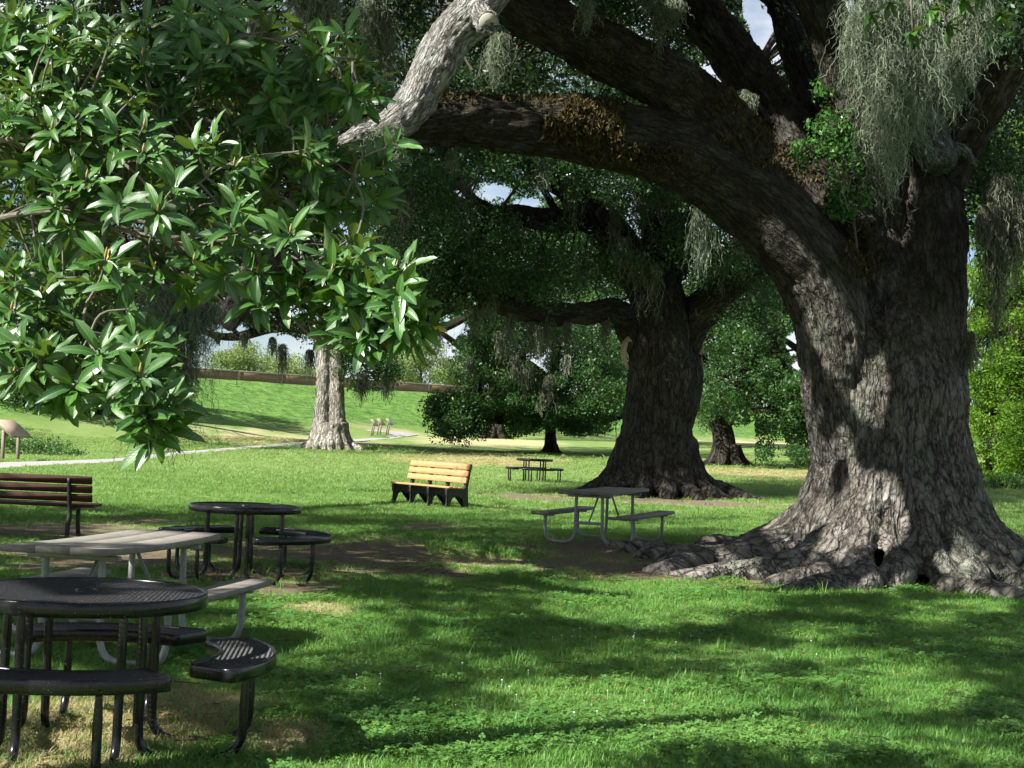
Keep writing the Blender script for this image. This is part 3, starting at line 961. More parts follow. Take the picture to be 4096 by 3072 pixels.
limbs.append(limb([(3440, 1800, 18.9, .62), (3405, 1600, 18.8, .56), (3365, 1400, 18.7, .53), (3315, 1200, 18.6, .51), (3240, 1050, 18.5, .50), (3110, 890, 18.4, .49), (2950, 755, 18.3, .47), (2740, 630, 18.1, .44), (2520, 560, 17.9, .40), (2300, 520, 17.7, .37), (2050, 500, 17.4, .32), (1800, 480, 17.1, .28), (1600, 510, 16.8, .25), (1350, 640, 16.6, .21), (1150, 870, 16.5, .18), (1010, 1130, 16.4, .15), (900, 1290, 16.4, .09)]))
limbs.append(limb([(2980, 660, 18.3, .40), (2860, 480, 18.2, .38), (2700, 355, 18.1, .36), (2560, 275, 18.0, .345), (2374, 175, 17.8, .33), (2190, 85, 17.6, .31), (2060, 5, 17.4, .29), (1850, -160, 17.0, .25), (1500, -330, 16.4, .2), (900, -500, 15.6, .12)]))
limbs.append(limb([(3440, 960, 19.1, .44), (3330, 800, 19.3, .41), (3215, 625, 19.5, .36), (3090, 440, 19.7, .33), (2965, 262, 19.9, .31), (2830, 95, 20.1, .29), (2725, -20, 20.3, .27), (2600, -160, 20.6, .25), (2350, -440, 21.2, .18), (2050, -720, 22, .1)]))
limbs.append(limb([(3340, 740, 19.6, .25), (3275, 520, 19.9, .24), (3220, 330, 20.1, .2), (3170, 160, 20.3, .18), (3100, -10, 20.6, .16), (3000, -200, 21, .1)]))
limbs.append(limb([(3520, 1000, 19.2, .36), (3480, 720, 19.0, .32), (3420, 420, 18.8, .30), (3330, 150, 18.5, .27), (3240, -60, 18.3, .25), (3100, -400, 17.8, .2), (2800, -900, 17, .12)]))
limbs.append(limb([(3640, 800, 19.9, .30), (3510, 480, 20.4, .26), (3400, 250, 20.8, .22), (3320, 60, 21.2, .19), (3230, -150, 21.6, .15), (3000, -500, 22.4, .08)]))
limbs.append(limb([(3720, 800, 19.3, .30), (3860, 560, 19.0, .25), (4000, 330, 18.6, .21), (4160, 60, 18.0, .18), (4400, -300, 17.2, .12)]))
# the sawn, lichen covered stub
limbs.append(limb([(3530, 1650, 18.9, .5), (3515, 1350, 18.9, .47), (3500, 1100, 19.0, .43), (3470, 880, 19.2, .36), (3430, 700, 19.3, .2)]))
stub_l = [limb([(3680, 520, 19.2, .24), (3725, 580, 18.75, .225), (3755, 640, 18.45, .215), (3762, 668, 18.40, .17)], 4), limb([(3745, 540, 18.9, .19), (3700, 470, 18.7, .16), (3650, 380, 18.6, .11), (3600, 260, 18.6, .08)], 4), limb([(3780, 620, 18.6, .10), (3850, 600, 18.5, .07), (3900, 660, 18.4, .035)], 4)]
# flutes that run down the trunk and out into the roots
r_ = np.random.default_rng(8)
roots = [(183, 3.2, .34), (197, 3.5, .36), (212, 3.5, .32), (228, 2.9, .34), (243, 2.7, .33), (257, 2.15, .34), (277, 2.0, .33), (291, 2.3, .32), (305, 2.5, .34), (320, 3.1, .36), (337, 3.6, .36), (355, 3.6, .36), (20, 3.3, .3), (50, 3, .3), (80, 3, .3), (110, 3, .3), (140, 3, .3), (165, 3.2, .32)]
bx, by, bz = base
ROOTS = []
for k, (ang, ln, rr) in enumerate(roots):
    a = math.radians(ang)
    pts, rad = [], []
    for (q, z, s_) in ((.62, 3.0, .42), (.75, 2.0, .58), (.84, 1.3, .66), (1.03, .76, .72), (1.36, .38, .72), (1.42 + (ln - 1.42) * .3, .15, .62), (1.42 + (ln - 1.42) * .6, .05, .55), (1.42 + (ln - 1.42) * .85, -.02, .42), (ln, -.12, .26)):
        w = a + r_.normal(0, .05 if q > 1.2 else .02)
        x, y = bx + q * math.cos(w), by + q * math.sin(w)
        zz = z + (r_.uniform(-.03, .05) if q > 1.3 else 0)
        gz = bz if q < 1.2 else float(terrain(x, y))
        pts.append((x, y, gz + zz)); rad.append(rr * s_ * r_.uniform(.9, 1.1))
    P_, R_ = catmull(np.array(pts), np.array(rad), 4)
    limbs.append((P_, R_)); ROOTS.append((P_, R_))
    if 185 < ang < 345 and k % 2 == 0:        # a side root
        j = 22; side = 1 if r_.uniform() < .5 else -1
        p0 = P_[j]; w = a + side * .55
        pp = [p0 + np.array([math.cos(w) * t, math.sin(w) * t, -.10 * t]) for t in (0, .35, .7, 1.1, 1.5)]
        limbs.append(catmull(np.array(pp), np.array([.17, .16, .14, .11, .06]), 3))
# lumps of root swelling out of the earth left of the trunk
for (px_, py_, s1) in [(2640, 2240, .20), (2760, 2260, .22), (2860, 2230, .26), (2950, 2275, .22), (3080, 2290, .24), (3240, 2320, .24), (3400, 2305, .2), (3560, 2320, .26), (3720, 2325, .25), (3880, 2325, .22), (2560, 2215, .14), (2480, 2195, .11), (3020, 2220, .26), (3160, 2260, .24)]:
    g = ground(px_, py_)
    a = r_.uniform(2.6, 3.6)
    d = np.array([math.cos(a), math.sin(a) * .5, 0]) * r_.uniform(.25, .5)
    limbs.append(catmull(np.array([g - d + [0, .1, -.12], g - d * .4 + [0, .1, s1 * .05], g + d * .3 + [0, .1, s1 * .08], g + d + [0, .1, -.1]]), np.array([s1 * .6, s1, s1 * .95, s1 * .5]), 3))
dents = [(at(3568, 2120, 18.1), np.array([.20, .8, .45]), .24), (at(3560, 2200, 17.9), np.array([.20, .6, .25]), .16), (at(3757, 2150, 18.0), np.array([.10, .4, .16]), .14), (at(3510, 1450, 18.3), np.array([.16, .8, 1.2]), .18), (at(3700, 2290, 17.6), np.array([.12, .4, .18]), .15), (at(3560, 1010, 18.4), np.array([.14, .8, .5]), .16), (at(3440, 1520, 18.1), np.array([.12, .4, .18]), .10)]
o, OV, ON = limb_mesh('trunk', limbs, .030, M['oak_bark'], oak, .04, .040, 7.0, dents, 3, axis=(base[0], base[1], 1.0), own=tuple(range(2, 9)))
limb_mesh('stub', stub_l, .03, M['lichen_bark'], oak, .04, .02, 9., (), 2)
OAK_NODES = np.concatenate([l[0] for l in limbs[2:9]])

# the pale limb that hangs down in the sun, with the sawn branch stub
pale = thing('oak_branch', 'pale lichen covered oak branch in full sun with sawn stub', 'branch', at(1960, -140, 14.2), world_parts=True)
pl = [limb([(2010, -330, 14.6, .25), (1990, -130, 14.4, .24), (1945, -20, 14.2, .215), (1880, 65, 14.1, .21), (1800, 160, 14.0, .205), (1725, 285, 13.9, .20), (1665, 400, 13.8, .19), (1600, 480, 13.7, .165), (1510, 530, 13.6, .13), (1410, 560, 13.5, .10), (1340, 600, 13.45, .06), (1300, 640, 13.4, .02)], 6),
      limb([(1900, 40, 14.05, .12), (1935, 75, 13.9, .115), (1952, 92, 13.78, .112), (1954, 93, 13.76, .10)], 4)]
limb_mesh('bark', pl, .016, M['pale_bark'], pale, .022, .012, 16., (), 2, lump_scale=4.)
cutp, cutd = at(1955, 93, 13.755), unit(at(1955, 93, 13.7) - at(1925, 66, 13.95))
mb = MB(); mb.tube(np.array([cutp - cutd * .012, cutp + cutd * .012]), [.098, .094], 20); mb.build('sawn_face', M['cut_wood'], pale)

# ------------------------------------------------------------------ the middle oak
YM = 41.0
mb_ = at(2620, 1985, YM); mb_[2] = float(terrain(mb_[0], mb_[1]))
oak2 = thing('live_oak', 'dark live oak behind the picnic table with low sweeping limb', 'tree', mb_, world_parts=True)
def tr2(py, l, r_):
    c = at((l + r_) / 2, py, YM)
    return (*c, (r_ - l) / 2 / FPX * YM)
tp = np.array([tr2(2010, 2430, 2800), tr2(1930, 2435, 2790), tr2(1870, 2465, 2768), tr2(1780, 2478, 2762), tr2(1700, 2487, 2762), tr2(1630, 2498, 2780), tr2(1540, 2512, 2812), tr2(1440, 2514, 2786), tr2(1340, 2515, 2770), tr2(1220, 2515, 2745), tr2(1100, 2520, 2720)])
L2 = [catmull(tp[:, :3], tp[:, 3], 4)]
L2.append(limb([(2700, 1420, YM, .62), (2760, 1290, YM, .50), (2880, 1170, 40.6, .43), (3000, 1050, 40.2, .42), (3120, 930, 39.8, .38), (3300, 760, 39.2, .3), (3500, 600, 38.6, .22), (3700, 450, 38, .12)]))
L2.append(limb([(2570, 1380, YM, .50), (2490, 1270, 40.6, .38), (2400, 1245, 40.1, .33), (2250, 1262, 39.5, .31), (2090, 1240, 38.9, .29), (1960, 1195, 38.3, .27), (1840, 1200, 37.8, .24), (1750, 1250, 37.4, .21), (1640, 1310, 37, .17), (1500, 1360, 36.6, .1)]))
L2.append(limb([(2600, 1150, YM, .70), (2520, 1040, 41, .58), (2430, 930, 41.2, .52), (2330, 800, 41.5, .47), (2200, 690, 41.8, .42), (2050, 610, 42.2, .36), (1850, 560, 42.6, .3), (1600, 480, 43, .2)]))
L2.append(limb([(2360, 900, 41.2, .26), (2230, 880, 40.9, .26), (2110, 868, 40.6, .25), (2010, 862, 40.3, .235), (1940, 910, 40, .2), (1905, 955, 39.8, .16), (1860, 990, 39.6, .12), (1740, 1040, 39.2, .1), (1640, 1070, 39, .08)]))
L2.append(limb([(2640, 1150, YM, .66), (2650, 980, 41.1, .55), (2630, 800, 41.2, .5), (2600, 600, 41.4, .42), (2540, 380, 41.7, .34), (2480, 150, 42, .24), (2420, -100, 42.3, .12)]))
L2.append(limb([(2690, 1100, 41.3, .4), (2760, 900, 41.8, .34), (2820, 700, 42.3, .28), (2900, 500, 42.8, .2), (3000, 300, 43.4, .1)]))
L2.append(limb([(2240, 880, 40.9, .13), (2200, 800, 41.2, .12), (2150, 730, 41.5, .1), (2110, 640, 41.8, .07)]))
L2.append(limb([(2010, 870, 40.3, .15), (1900, 800, 40.6, .1), (1830, 720, 41, .08), (1780, 620, 41.3, .06)]))
for k, ang in enumerate((175, 200, 225, 250, 275, 300, 325, 350, 20, 70, 120, 150)):
    a = math.radians(ang)
    ln = (2.6, 2.9, 2.4, 2.1, 1.9, 2.1, 2.6, 3.2, 2.6, 2.4, 2.4, 2.4)[k]
    pts = [(mb_[0] + q * math.cos(a + r_.normal(0, .04)), mb_[1] + q * math.sin(a), mb_[2] + z) for q, z in ((.7, 1.5), (.9, .85), (1.2, .42), (1.55, .18), (2.0, .02), (ln, -.14))]
    L2.append(catmull(np.array(pts), np.array([.42, .42, .34, .27, .2, .1]), 3))
g = ground(2790, 1990)
L2.append(catmull(np.array([g + [0, .3, .1], g + [.5, .2, .18], g + [1.0, 0, .12], g + [1.9, -.2, -.1]]), np.array([.3, .28, .24, .1]), 3))
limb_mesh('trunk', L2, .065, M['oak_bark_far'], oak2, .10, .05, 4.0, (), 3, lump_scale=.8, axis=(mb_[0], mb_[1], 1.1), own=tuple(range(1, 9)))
mb = MB()
mb.tube(np.array([at(2515, 1350, 40.1), at(2500, 1375, 40.0), at(2494, 1410, 39.95), at(2500, 1445, 39.95), at(2512, 1475, 40.0)]), [.05, .085, .09, .07, .03], 9, True, 4)
mb.tube(np.array([at(2496, 1372, 40.05), at(2510, 1362, 39.95), at(2526, 1362, 39.95)]), [.045, .045, .03], 8, True, 3)
mb.build('dead_stub', M['dead_wood'], oak2, True)
OAK2_NODES = np.concatenate([l[0] for l in L2[1:9]])

# crown of the middle oak: clumps of small leaves with openings between them
r = np.random.default_rng(21)
C = blobs([(1800, 800, 260, 230, 36, 44, 70), (2100, 640, 300, 120, 37, 45, 50), (2050, 1010, 330, 140, 37, 46, 75), (1720, 1080, 200, 160, 36, 44, 50), (2450, 720, 220, 160, 38, 46, 46),
           (2700, 820, 200, 200, 38, 47, 50), (2900, 950, 170, 180, 38, 46, 40), (2350, 1080, 260, 110, 38, 44, 34), (2950, 1180, 170, 130, 39, 45, 30), (2250, 250, 520, 260, 38, 48, 90), (2850, 420, 380, 260, 38, 48, 70), (3500, 500, 500, 420, 38, 47, 80),
           (1650, 300, 300, 300, 37, 46, 50), (1560, 700, 120, 240, 37, 45, 30), (3300, -200, 1200, 200, 38, 50, 110), (2100, -300, 1300, 220, 38, 50, 130), (2040, 1160, 260, 60, 37.5, 40, 26), (1700, 1180, 180, 70, 36.5, 39, 26)], r)
C = C[~gap_mask(C, .1)]
P, k = clump_leaves(C, r.uniform(.45, .95, len(C)), 190, r)
P = P[~gap_mask(P)]
foliage('crown', P, .115, M['oak_leaf_mid'], oak2, r, .10 * fbm(P * .8, 2))
q = C[(r.uniform(size=len(C)) < .95)]
q = np.repeat(q, 3, 0) + r.normal(0, .7, (len(q) * 3, 3))
q = q + S * ((np.maximum(r.uniform(12.0, 16.0, len(q)), q[:, 2] + 2) - q[:, 2]) / S[2])[:, None]
qx, qy = project(q)
q = q[(qy < -40) | (qx < 0) | (qx > 4096)]
P, k = clump_leaves(q, r.uniform(.6, 1.1, len(q)), 42, r)
foliage('upper_shade_crown', P[~gap_mask(P)], .2, M['oak_leaf_mid'], oak2, r)  # unseen upper leaves, set sunward to shade the visible crown
tw = twigs_to(C, OAK2_NODES, r, .45, .05, .012, 9)
tw.build('twigs', M['twig_bark'], oak2, True, True)['kind'] = 'stuff'
md = []
for (x, y, Y_, ln, sp) in [(2500, 950, 39.6, 1.5, .25), (2560, 1010, 39.6, 2.0, .3), (2620, 1060, 39.5, 1.6, .22), (2190, 1260, 39, 1.9, .16), (2130, 1290, 38.8, 1.5, .14), (2270, 1290, 39, 1.3, .12), (1900, 1210, 38, 1.2, .12), (2040, 1250, 38.4, 1.6, .1), (1750, 1270, 37.2, 1.5, .12), (2420, 1260, 40, 1.2, .12), (2340, 1000, 40, 1.6, .2), (2960, 940, 39.2, 1.4, .25), (2890, 1010, 39.6, 1.3, .2), (3010, 860, 39.4, 1.7, .2),
                           (2060, 870, 40, 1.1, .12), (1800, 1000, 38.5, 1.3, .15), (1700, 900, 38, 1.8, .2), (1620, 760, 37.5, 2.2, .25), (2460, 820, 40, 2.2, .3), (2560, 780, 40, 1.8, .25), (1870, 700, 39, 2.0, .2), (2300, 720, 39.5, 1.5, .2), (1960, 1130, 38, 1.6, .2), (1580, 1060, 37, 2.0, .22), (1640, 1150, 37, 1.6, .2), (2660, 620, 39.5, 2.2, .25), (3040, 700, 39, 1.8, .25)]:
    md.append((at(x, y, Y_), sp, ln, 1.0))
moss_clump('hanging_moss', md, M['moss_dark'], r, parent=oak2, n=46, width=.016, step=.07, curl=.8)

# ------------------------------------------------------------------ the pale trunked oak on the left
YP = 84.0
pb = at(1318, 1818, YP); pb[2] = float(terrain(pb[0], pb[1]))
oak3 = thing('live_oak', 'oak with pale sunlit twin fluted trunk beside the path', 'tree', pb, world_parts=True)
def at3(x, y, dy=0): return at(x, y, YP + dy)
m3 = FPX / YP
L3 = [catmull(np.array([at3(1272, 1850), at3(1280, 1760), at3(1288, 1650), at3(1294, 1550), at3(1294, 1450), at3(1285, 1360), at3(1270, 1300)]), np.array([40, 36, 32, 30, 28, 29, 32]) / m3, 4),
      catmull(np.array([at3(1360, 1850), at3(1352, 1760), at3(1347, 1650), at3(1345, 1550), at3(1348, 1450), at3(1358, 1360), at3(1380, 1300)]), np.array([40, 36, 32, 31, 30, 30, 32]) / m3, 4),
      catmull(np.array([at3(1320, 1850, .5), at3(1320, 1700, .5), at3(1320, 1500, .5), at3(1325, 1350, .5)]), np.array([44, 38, 34, 36]) / m3, 4)]
for (ang, ln) in ((170, 1.9), (195, 1.9), (218, 1.6), (240, 1.5), (262, 1.4), (280, 1.4), (300, 1.5), (322, 1.7), (345, 2.1), (5, 1.9), (90, 1.5)):
    a = math.radians(ang)
    pts = [(pb[0] + q * math.cos(a), pb[1] + q * math.sin(a), pb[2] + z) for q, z in ((.75, 1.5), (.9, .8), (1.15, .35), (ln * .85, .1), (ln, -.12))]
    L3.append(catmull(np.array(pts), np.array([.26, .28, .26, .2, .1]), 3))
limb_mesh('trunk', L3, .07, M['trunk_pale'], oak3, .05, .04, 3.0, (), 2, lump_scale=.8, axis=(pb[0], pb[1], 1.0))
mb = MB()
lim3 = [[(1285, 1320, 84.4, .5), (1180, 1300, 86, .45), (1080, 1310, 87, .38), (960, 1345, 88, .28), (850, 1340, 89, .2), (760, 1290, 90, .1)], [(1330, 1340, 84, .7), (1300, 1180, 84, .6), (1220, 1000, 84, .5), (1100, 800, 84, .35), (1000, 500, 85, .2)],
        [(1375, 1330, 84, .55), (1470, 1270, 83.5, .45), (1580, 1290, 83, .38), (1700, 1320, 82.5, .32), (1800, 1300, 82, .26), (1950, 1220, 81, .15)], [(1350, 1300, 84.5, .6), (1450, 1100, 85, .5), (1560, 900, 86, .4), (1700, 700, 87, .2)], [(1180, 1300, 86, .3), (1000, 1180, 87, .25), (820, 1100, 88, .15)], [(960, 1345, 88, .16), (900, 1290, 88, .1), (820, 1270, 88, .05)]]
N3 = []
for l in lim3:
    P_, R_ = limb(l, 4); N3.append(P_); mb.tube(P_, R_, 9)
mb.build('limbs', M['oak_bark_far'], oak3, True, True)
N3 = np.concatenate(N3)
r = np.random.default_rng(31)
C = blobs([(900, 1130, 330, 130, 76, 90, 70), (1250, 1050, 350, 200, 76, 92, 90), (1600, 1130, 250, 120, 76, 90, 50), (700, 900, 450, 250, 74, 92, 100), (1200, 700, 600, 300, 74, 95, 150), (1650, 800, 250, 260, 76, 94, 50), (350, 1050, 350, 300, 74, 90, 70), (1430, 1440, 95, 70, 82, 85, 22), (1530, 1420, 70, 60, 82, 85, 14), (1180, 1330, 60, 30, 86, 88, 8), (1540, 1500, 40, 40, 82, 84, 7), (1440, 1520, 30, 30, 82, 84, 5), (800, 1270, 80, 40, 86, 90, 9), (1000, 1260, 120, 36, 86, 90, 16), (1330, 1300, 130, 50, 82, 86, 26), (1800, 1240, 100, 50, 80, 84, 16), (600, 400, 700, 350, 75, 95, 130), (1300, 200, 500, 300, 78, 95, 80)], r)
P, k = clump_leaves(C, r.uniform(.7, 1.5, len(C)), 130, r)
keep = ~gap_mask(P) | (np.abs(project(P)[0] - 1470) < 150) & (project(P)[1] < 1570) & (project(P)[1] > 1340)
P = P[keep]
foliage('crown', P, .22, M['oak_leaf_mid'], oak3, r, .12 * fbm(P * .5, 2))
tw = twigs_to(C[(C @ np.array([0, 1., 0]) > 85) | (C[:, 2] > 13)], N3, r, .3, .09, .02, 14); tw.build('twigs', M['twig_bark'], oak3, True, True)['kind'] = 'stuff'
md = [(at(x, y, 87 if x < 1300 else 82), sp, ln, 1.) for (x, y, ln, sp) in [(1130, 1380, 2.6, .35), (1240, 1400, 2.0, .25), (1450, 1500, 2.0, .3), (1545, 1490, 1.9, .3), (1090, 1350, 1.4, .2), (980, 1330, 1.2, .3), (1000, 1250, 1.5, .4), (870, 1330, 1.0, .2)]]
moss_clump('hanging_moss', md, M['moss_dark'], r, parent=oak3, n=90, width=.035, step=.12, curl=.6)
# ------------------------------------------------------------------ oaks and other trees farther off
def far_tree(name, label, cat, basepx, Yd, trunk, limbs_, crown, leaf, mat, bark, seed, rc=(.8, 1.5), per=120, twig=.3, tint=.12, gaps=True, group=None, keepfn=None, aspect=.46, droop=.25, flat=.75):
    b = at(basepx[0], basepx[1], Yd); b[2] = float(terrain(b[0], b[1])) - .05
    t = thing(name, label, cat, b, group=group, world_parts=True)
    r = np.random.default_rng(seed)
    mb = MB(); nodes = []
    P_, R_ = catmull(np.array([b] + [at(x, y, Yd + dy) for x, y, dy, _ in trunk[1:]]), np.array([q[3] for q in trunk]), 5)
    nodes.append(P_[len(P_) // 2:])
    mb.tube(P_, R_, 14)
    for k in range(7):
        a = k * .9 + seed
        R0 = trunk[0][3]
        pts = np.array([(b[0] + q * R0 * math.cos(a), b[1] + q * R0 * math.sin(a), b[2] + z * R0) for q, z in ((.55, 1.3), (.85, .55), (1.35, .15), (2.0, -.12))])
        mb.tube(pts, np.array([.36, .36, .26, .1]) * R0, 7, True, 3)
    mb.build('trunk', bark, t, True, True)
    mb = MB()
    for l in limbs_:
        P_, R_ = limb(l, 4); nodes.append(P_); mb.tube(P_, R_, 8)
    if limbs_: mb.build('limbs', bark, t, True, True)
    C = blobs(crown, r)
    P, k = clump_leaves(C, r.uniform(rc[0], rc[1], len(C)), per, r, flat)
    if gaps: P = P[~gap_mask(P) | (keepfn(*project(P)) if keepfn else False)]
    foliage('crown', P, leaf, mat, t, r, tint * fbm(P * .5, 2), droop, aspect)
    if twig:
        tw = twigs_to(C, np.concatenate(nodes), r, twig, .07, .02, 14)
        if tw.n: tw.build('twigs', bark, t, True, True)['kind'] = 'stuff'
    return t

low_left = lambda px, py: (px > 1690) & (px < 2040) & (py > 1560) & (py < 1790)
t4 = far_tree('live_oak', 'broad far oak with low drooping boughs and short pale trunk base', 'tree', (2205, 1772), 92, [(2205, 1772, 0, .48), (2202, 1725, 0, .33), (2205, 1640, 0, .34), (2215, 1500, 0, .34), (2230, 1350, 0, .3)],
              [[(2210, 1660, 92, .42), (2090, 1690, 91, .33), (1990, 1680, 90, .25), (1880, 1690, 89, .18), (1800, 1720, 88, .08)], [(2210, 1680, 92, .42), (2330, 1710, 91, .34), (2440, 1675, 90, .25), (2560, 1650, 89, .12)], [(2215, 1550, 92, .4), (2100, 1450, 92, .3), (1950, 1400, 91, .2)], [(2215, 1530, 92, .4), (2350, 1450, 91, .3), (2480, 1380, 90, .2)]],
              [(2150, 1400, 330, 170, 84, 98, 120), (2000, 1530, 230, 90, 84, 96, 60), (2350, 1500, 170, 130, 84, 96, 55), (2430, 1600, 110, 70, 84, 92, 26), (1860, 1650, 120, 70, 85, 91, 40), (1840, 1715, 110, 42, 85, 90, 26), (1990, 1640, 110, 40, 86, 92, 22), (2120, 1690, 90, 26, 87, 92, 14), (2330, 1700, 110, 24, 86, 91, 16), (2260, 1620, 130, 50, 84, 93, 22), (2150, 1200, 380, 120, 84, 98, 60), (1900, 1330, 130, 130, 84, 96, 36), (2060, 1715, 40, 16, 86, 88, 5), (1760, 1640, 40, 50, 86, 89, 10)],
                .22, M['oak_leaf_far'], M['oak_bark_far'], 41, (.6, 1.15), 180, .3, .2, keepfn=low_left)
md = [(at(x, y, 84), sp, ln, 1.) for (x, y, ln, sp) in [(2200, 1500, 2.6, .3), (2100, 1460, 2.2, .35), (2060, 1420, 2, .3), (2170, 1560, 1.8, .2), (2000, 1330, 2.2, .3), (2270, 1420, 1.8, .25), (1880, 1430, 1.5, .25), (2150, 1300, 2.5, .3)]]
moss_clump('hanging_moss', md, M['moss_dark'], np.random.default_rng(5), parent=t4, n=50, width=.035, step=.12, curl=.6)

t5 = far_tree('live_oak', 'dark leaning oak seen between the two big trunks', 'tree', (2905, 1843), 76, [(2905, 1843, 0, .85), (2898, 1790, 0, .62), (2888, 1720, 0, .55), (2850, 1640, 0, .52), (2820, 1560, 0, .46), (2800, 1400, 0, .36)],
              [[(2895, 1700, 76, .42), (2960, 1600, 75, .36), (3050, 1520, 74, .28), (3150, 1480, 73, .2)], [(2830, 1580, 76, .4), (2930, 1430, 76, .3), (3060, 1330, 75, .22), (3200, 1290, 74, .14)], [(3060, 1560, 74, .12), (3150, 1640, 73, .08), (3220, 1700, 72, .05)], [(2900, 1500, 76, .2), (3050, 1420, 76, .12), (3170, 1400, 75, .06)]],
              [(2900, 1640, 110, 70, 70, 79, 40), (3060, 1560, 150, 70, 70, 80, 36), (3180, 1600, 90, 90, 69, 78, 26), (3090, 1700, 60, 60, 70, 75, 9), (3190, 1750, 60, 50, 70, 74, 8), (2950, 1500, 170, 80, 70, 82, 40), (3050, 1380, 190, 120, 70, 84, 50), (2880, 1300, 150, 120, 70, 84, 34), (3100, 1180, 200, 160, 70, 86, 40), (3000, 1000, 260, 160, 72, 86, 40), (3060, 1800, 18, 26, 70, 72, 3), (3165, 1810, 24, 20, 70, 72, 3), (3300, 1450, 120, 200, 72, 84, 30)],
              .20, M['oak_leaf_far'], M['oak_bark_far'], 51, (.5, 1.0), 180, .35, .15, keepfn=lambda px, py: (px > 3020) & (px < 3290) & (py > 1600) & (py < 1830))

# a row of oaks beyond, which close the view between the near crowns
oak_rows = [('tall dark oak filling the view left of the middle trunk', (1980, 1740), 128, 61, [(1900, 900, 420, 330, 118, 142, 110), (2250, 1050, 300, 260, 118, 140, 60), (1700, 1000, 150, 200, 118, 138, 30)]),
            ('tall dark oak beyond the middle oak trunk', (2650, 1745), 124, 62, [(2600, 900, 420, 420, 114, 138, 130), (2900, 1250, 250, 220, 112, 134, 60), (2450, 1400, 200, 150, 112, 130, 40)]),
            ('distant oak standing behind the big trunk on the right', (3350, 1765), 118, 63, [(3250, 1150, 350, 380, 110, 130, 110), (3150, 1500, 130, 120, 110, 126, 36), (3600, 700, 400, 400, 108, 130, 80)]),
            ('shadowy oak far behind the magnolia leaves', (420, 1690), 104, 64, [(330, 1180, 300, 260, 96, 110, 50), (250, 1480, 240, 110, 96, 106, 40), (150, 900, 350, 300, 95, 110, 40), (80, 1600, 130, 40, 96, 106, 14)])]
for (lab, bp, Yd, sd, cr) in oak_rows:
    x0 = bp[0]
    far_tree('live_oak', lab, 'tree', bp, Yd, [(x0, bp[1], 0, .9), (x0 + 5, bp[1] - 60, 0, .65), (x0, bp[1] - 180, 0, .6), (x0 + 20, bp[1] - 350, 0, .45), (x0, bp[1] - 600, 0, .25)],
             [[(x0, bp[1] - 200, Yd, .4), (x0 - 150, bp[1] - 360, Yd - 2, .3), (x0 - 330, bp[1] - 480, Yd - 4, .12)], [(x0, bp[1] - 200, Yd, .4), (x0 + 160, bp[1] - 380, Yd - 2, .3), (x0 + 330, bp[1] - 520, Yd - 4, .12)]],
             cr, .34, M['oak_leaf_far'], M['oak_bark_far'], sd, (1.2, 2.4), 260, .2, .14)

# bright feathery trees on the right
def feather_tree(label, bp, Yd, seed, crown, per, h):
    return far_tree('cypress_tree', label, 'tree', bp, Yd, [(bp[0], bp[1], 0, .5), (bp[0], bp[1] - h * .3, 0, .34), (bp[0] + 8, bp[1] - h * .7, 0, .2), (bp[0] + 5, bp[1] - h, 0, .06)],
                    [], crown, .19, M['cypress_leaf'], M['oak_bark_far'], seed, (.5, 1.05), int(per * 1.6), .5, .22, False, 'bright feathery trees on the right', aspect=.38, droop=.1, flat=.6)
feather_tree('bright yellow green feathery tree just right of the great trunk', (3985, 1925), 66, 71, [(3985, 1750, 130, 170, 64, 68, 46), (3980, 1450, 150, 200, 63.5, 68, 60), (4000, 1150, 140, 200, 64, 68, 46), (3990, 850, 110, 200, 64.5, 68, 26), (3985, 600, 70, 150, 65, 67, 12)], 190, 1500)
feather_tree('bright feathery tree at the right edge of the view', (4180, 1920), 63, 72, [(4150, 1780, 150, 150, 60, 65, 46), (4160, 1480, 170, 220, 60, 66, 66), (4170, 1100, 160, 240, 60, 66, 50), (4170, 700, 140, 240, 61, 66, 36)], 190, 1700)
feather_tree('taller feathery tree standing farther back on the right', (4080, 1900), 80, 73, [(4060, 1500, 220, 300, 77, 84, 60), (4060, 1000, 220, 300, 77, 84, 60), (4060, 500, 180, 300, 77, 84, 40)], 160, 1900)

# low shrubs
def shrub(label, cx, cy, rx, ry, Yd, seed, n, leaf, mat, rc=(.2, .4), per=90, name='shrub', cat='shrub'):
    b = ground(cx, cy)
    t = thing(name, label, cat, b, world_parts=True)
    r = np.random.default_rng(seed)
    mm = b[1] / FPX
    C = np.array([b + np.array([r.uniform(-1, 1) * rx * mm, r.uniform(-1, 1) * rx * mm * .6, 0]) for _ in range(n)])
    hh = ry * mm * 2 * np.sqrt(np.clip(1 - ((C[:, 0] - b[0]) / (rx * mm * 1.05)) ** 2, 0, 1))
    C[:, 2] = terrain(C[:, 0], C[:, 1]) + r.uniform(.1, 1, n) * hh
    P, k = clump_leaves(C, r.uniform(*rc, n), per, r)
    P = P[P[:, 2] > terrain(P[:, 0], P[:, 1])]
    foliage('leaves', P, leaf, mat, t, r, .15 * fbm(P * 1.2, 2))
    mb = MB()
    for c in C[::3]:
        mb.tube(np.array([[c[0] * .4 + b[0] * .6, c[1] * .4 + b[1] * .6, float(terrain(c[0], c[1])) - .05], (c + b) / 2 + [0, 0, .1], c]), [.03, .02, .008], 5, False, 2)
    mb.build('stems', M['twig_bark'], t, True, True)['kind'] = 'stuff'
    return t
shrub('low bright green bush beside the great trunk on its left', 3245, 1868, 75, 32, 70, 81, 26, .10, M['cypress_leaf'], (.25, .45), 110)
shrub('leafy weeds at the foot of the bright trees on the right', 4010, 1958, 130, 26, 60, 82, 40, .11, M['shrub_leaf'], (.2, .4), 80)
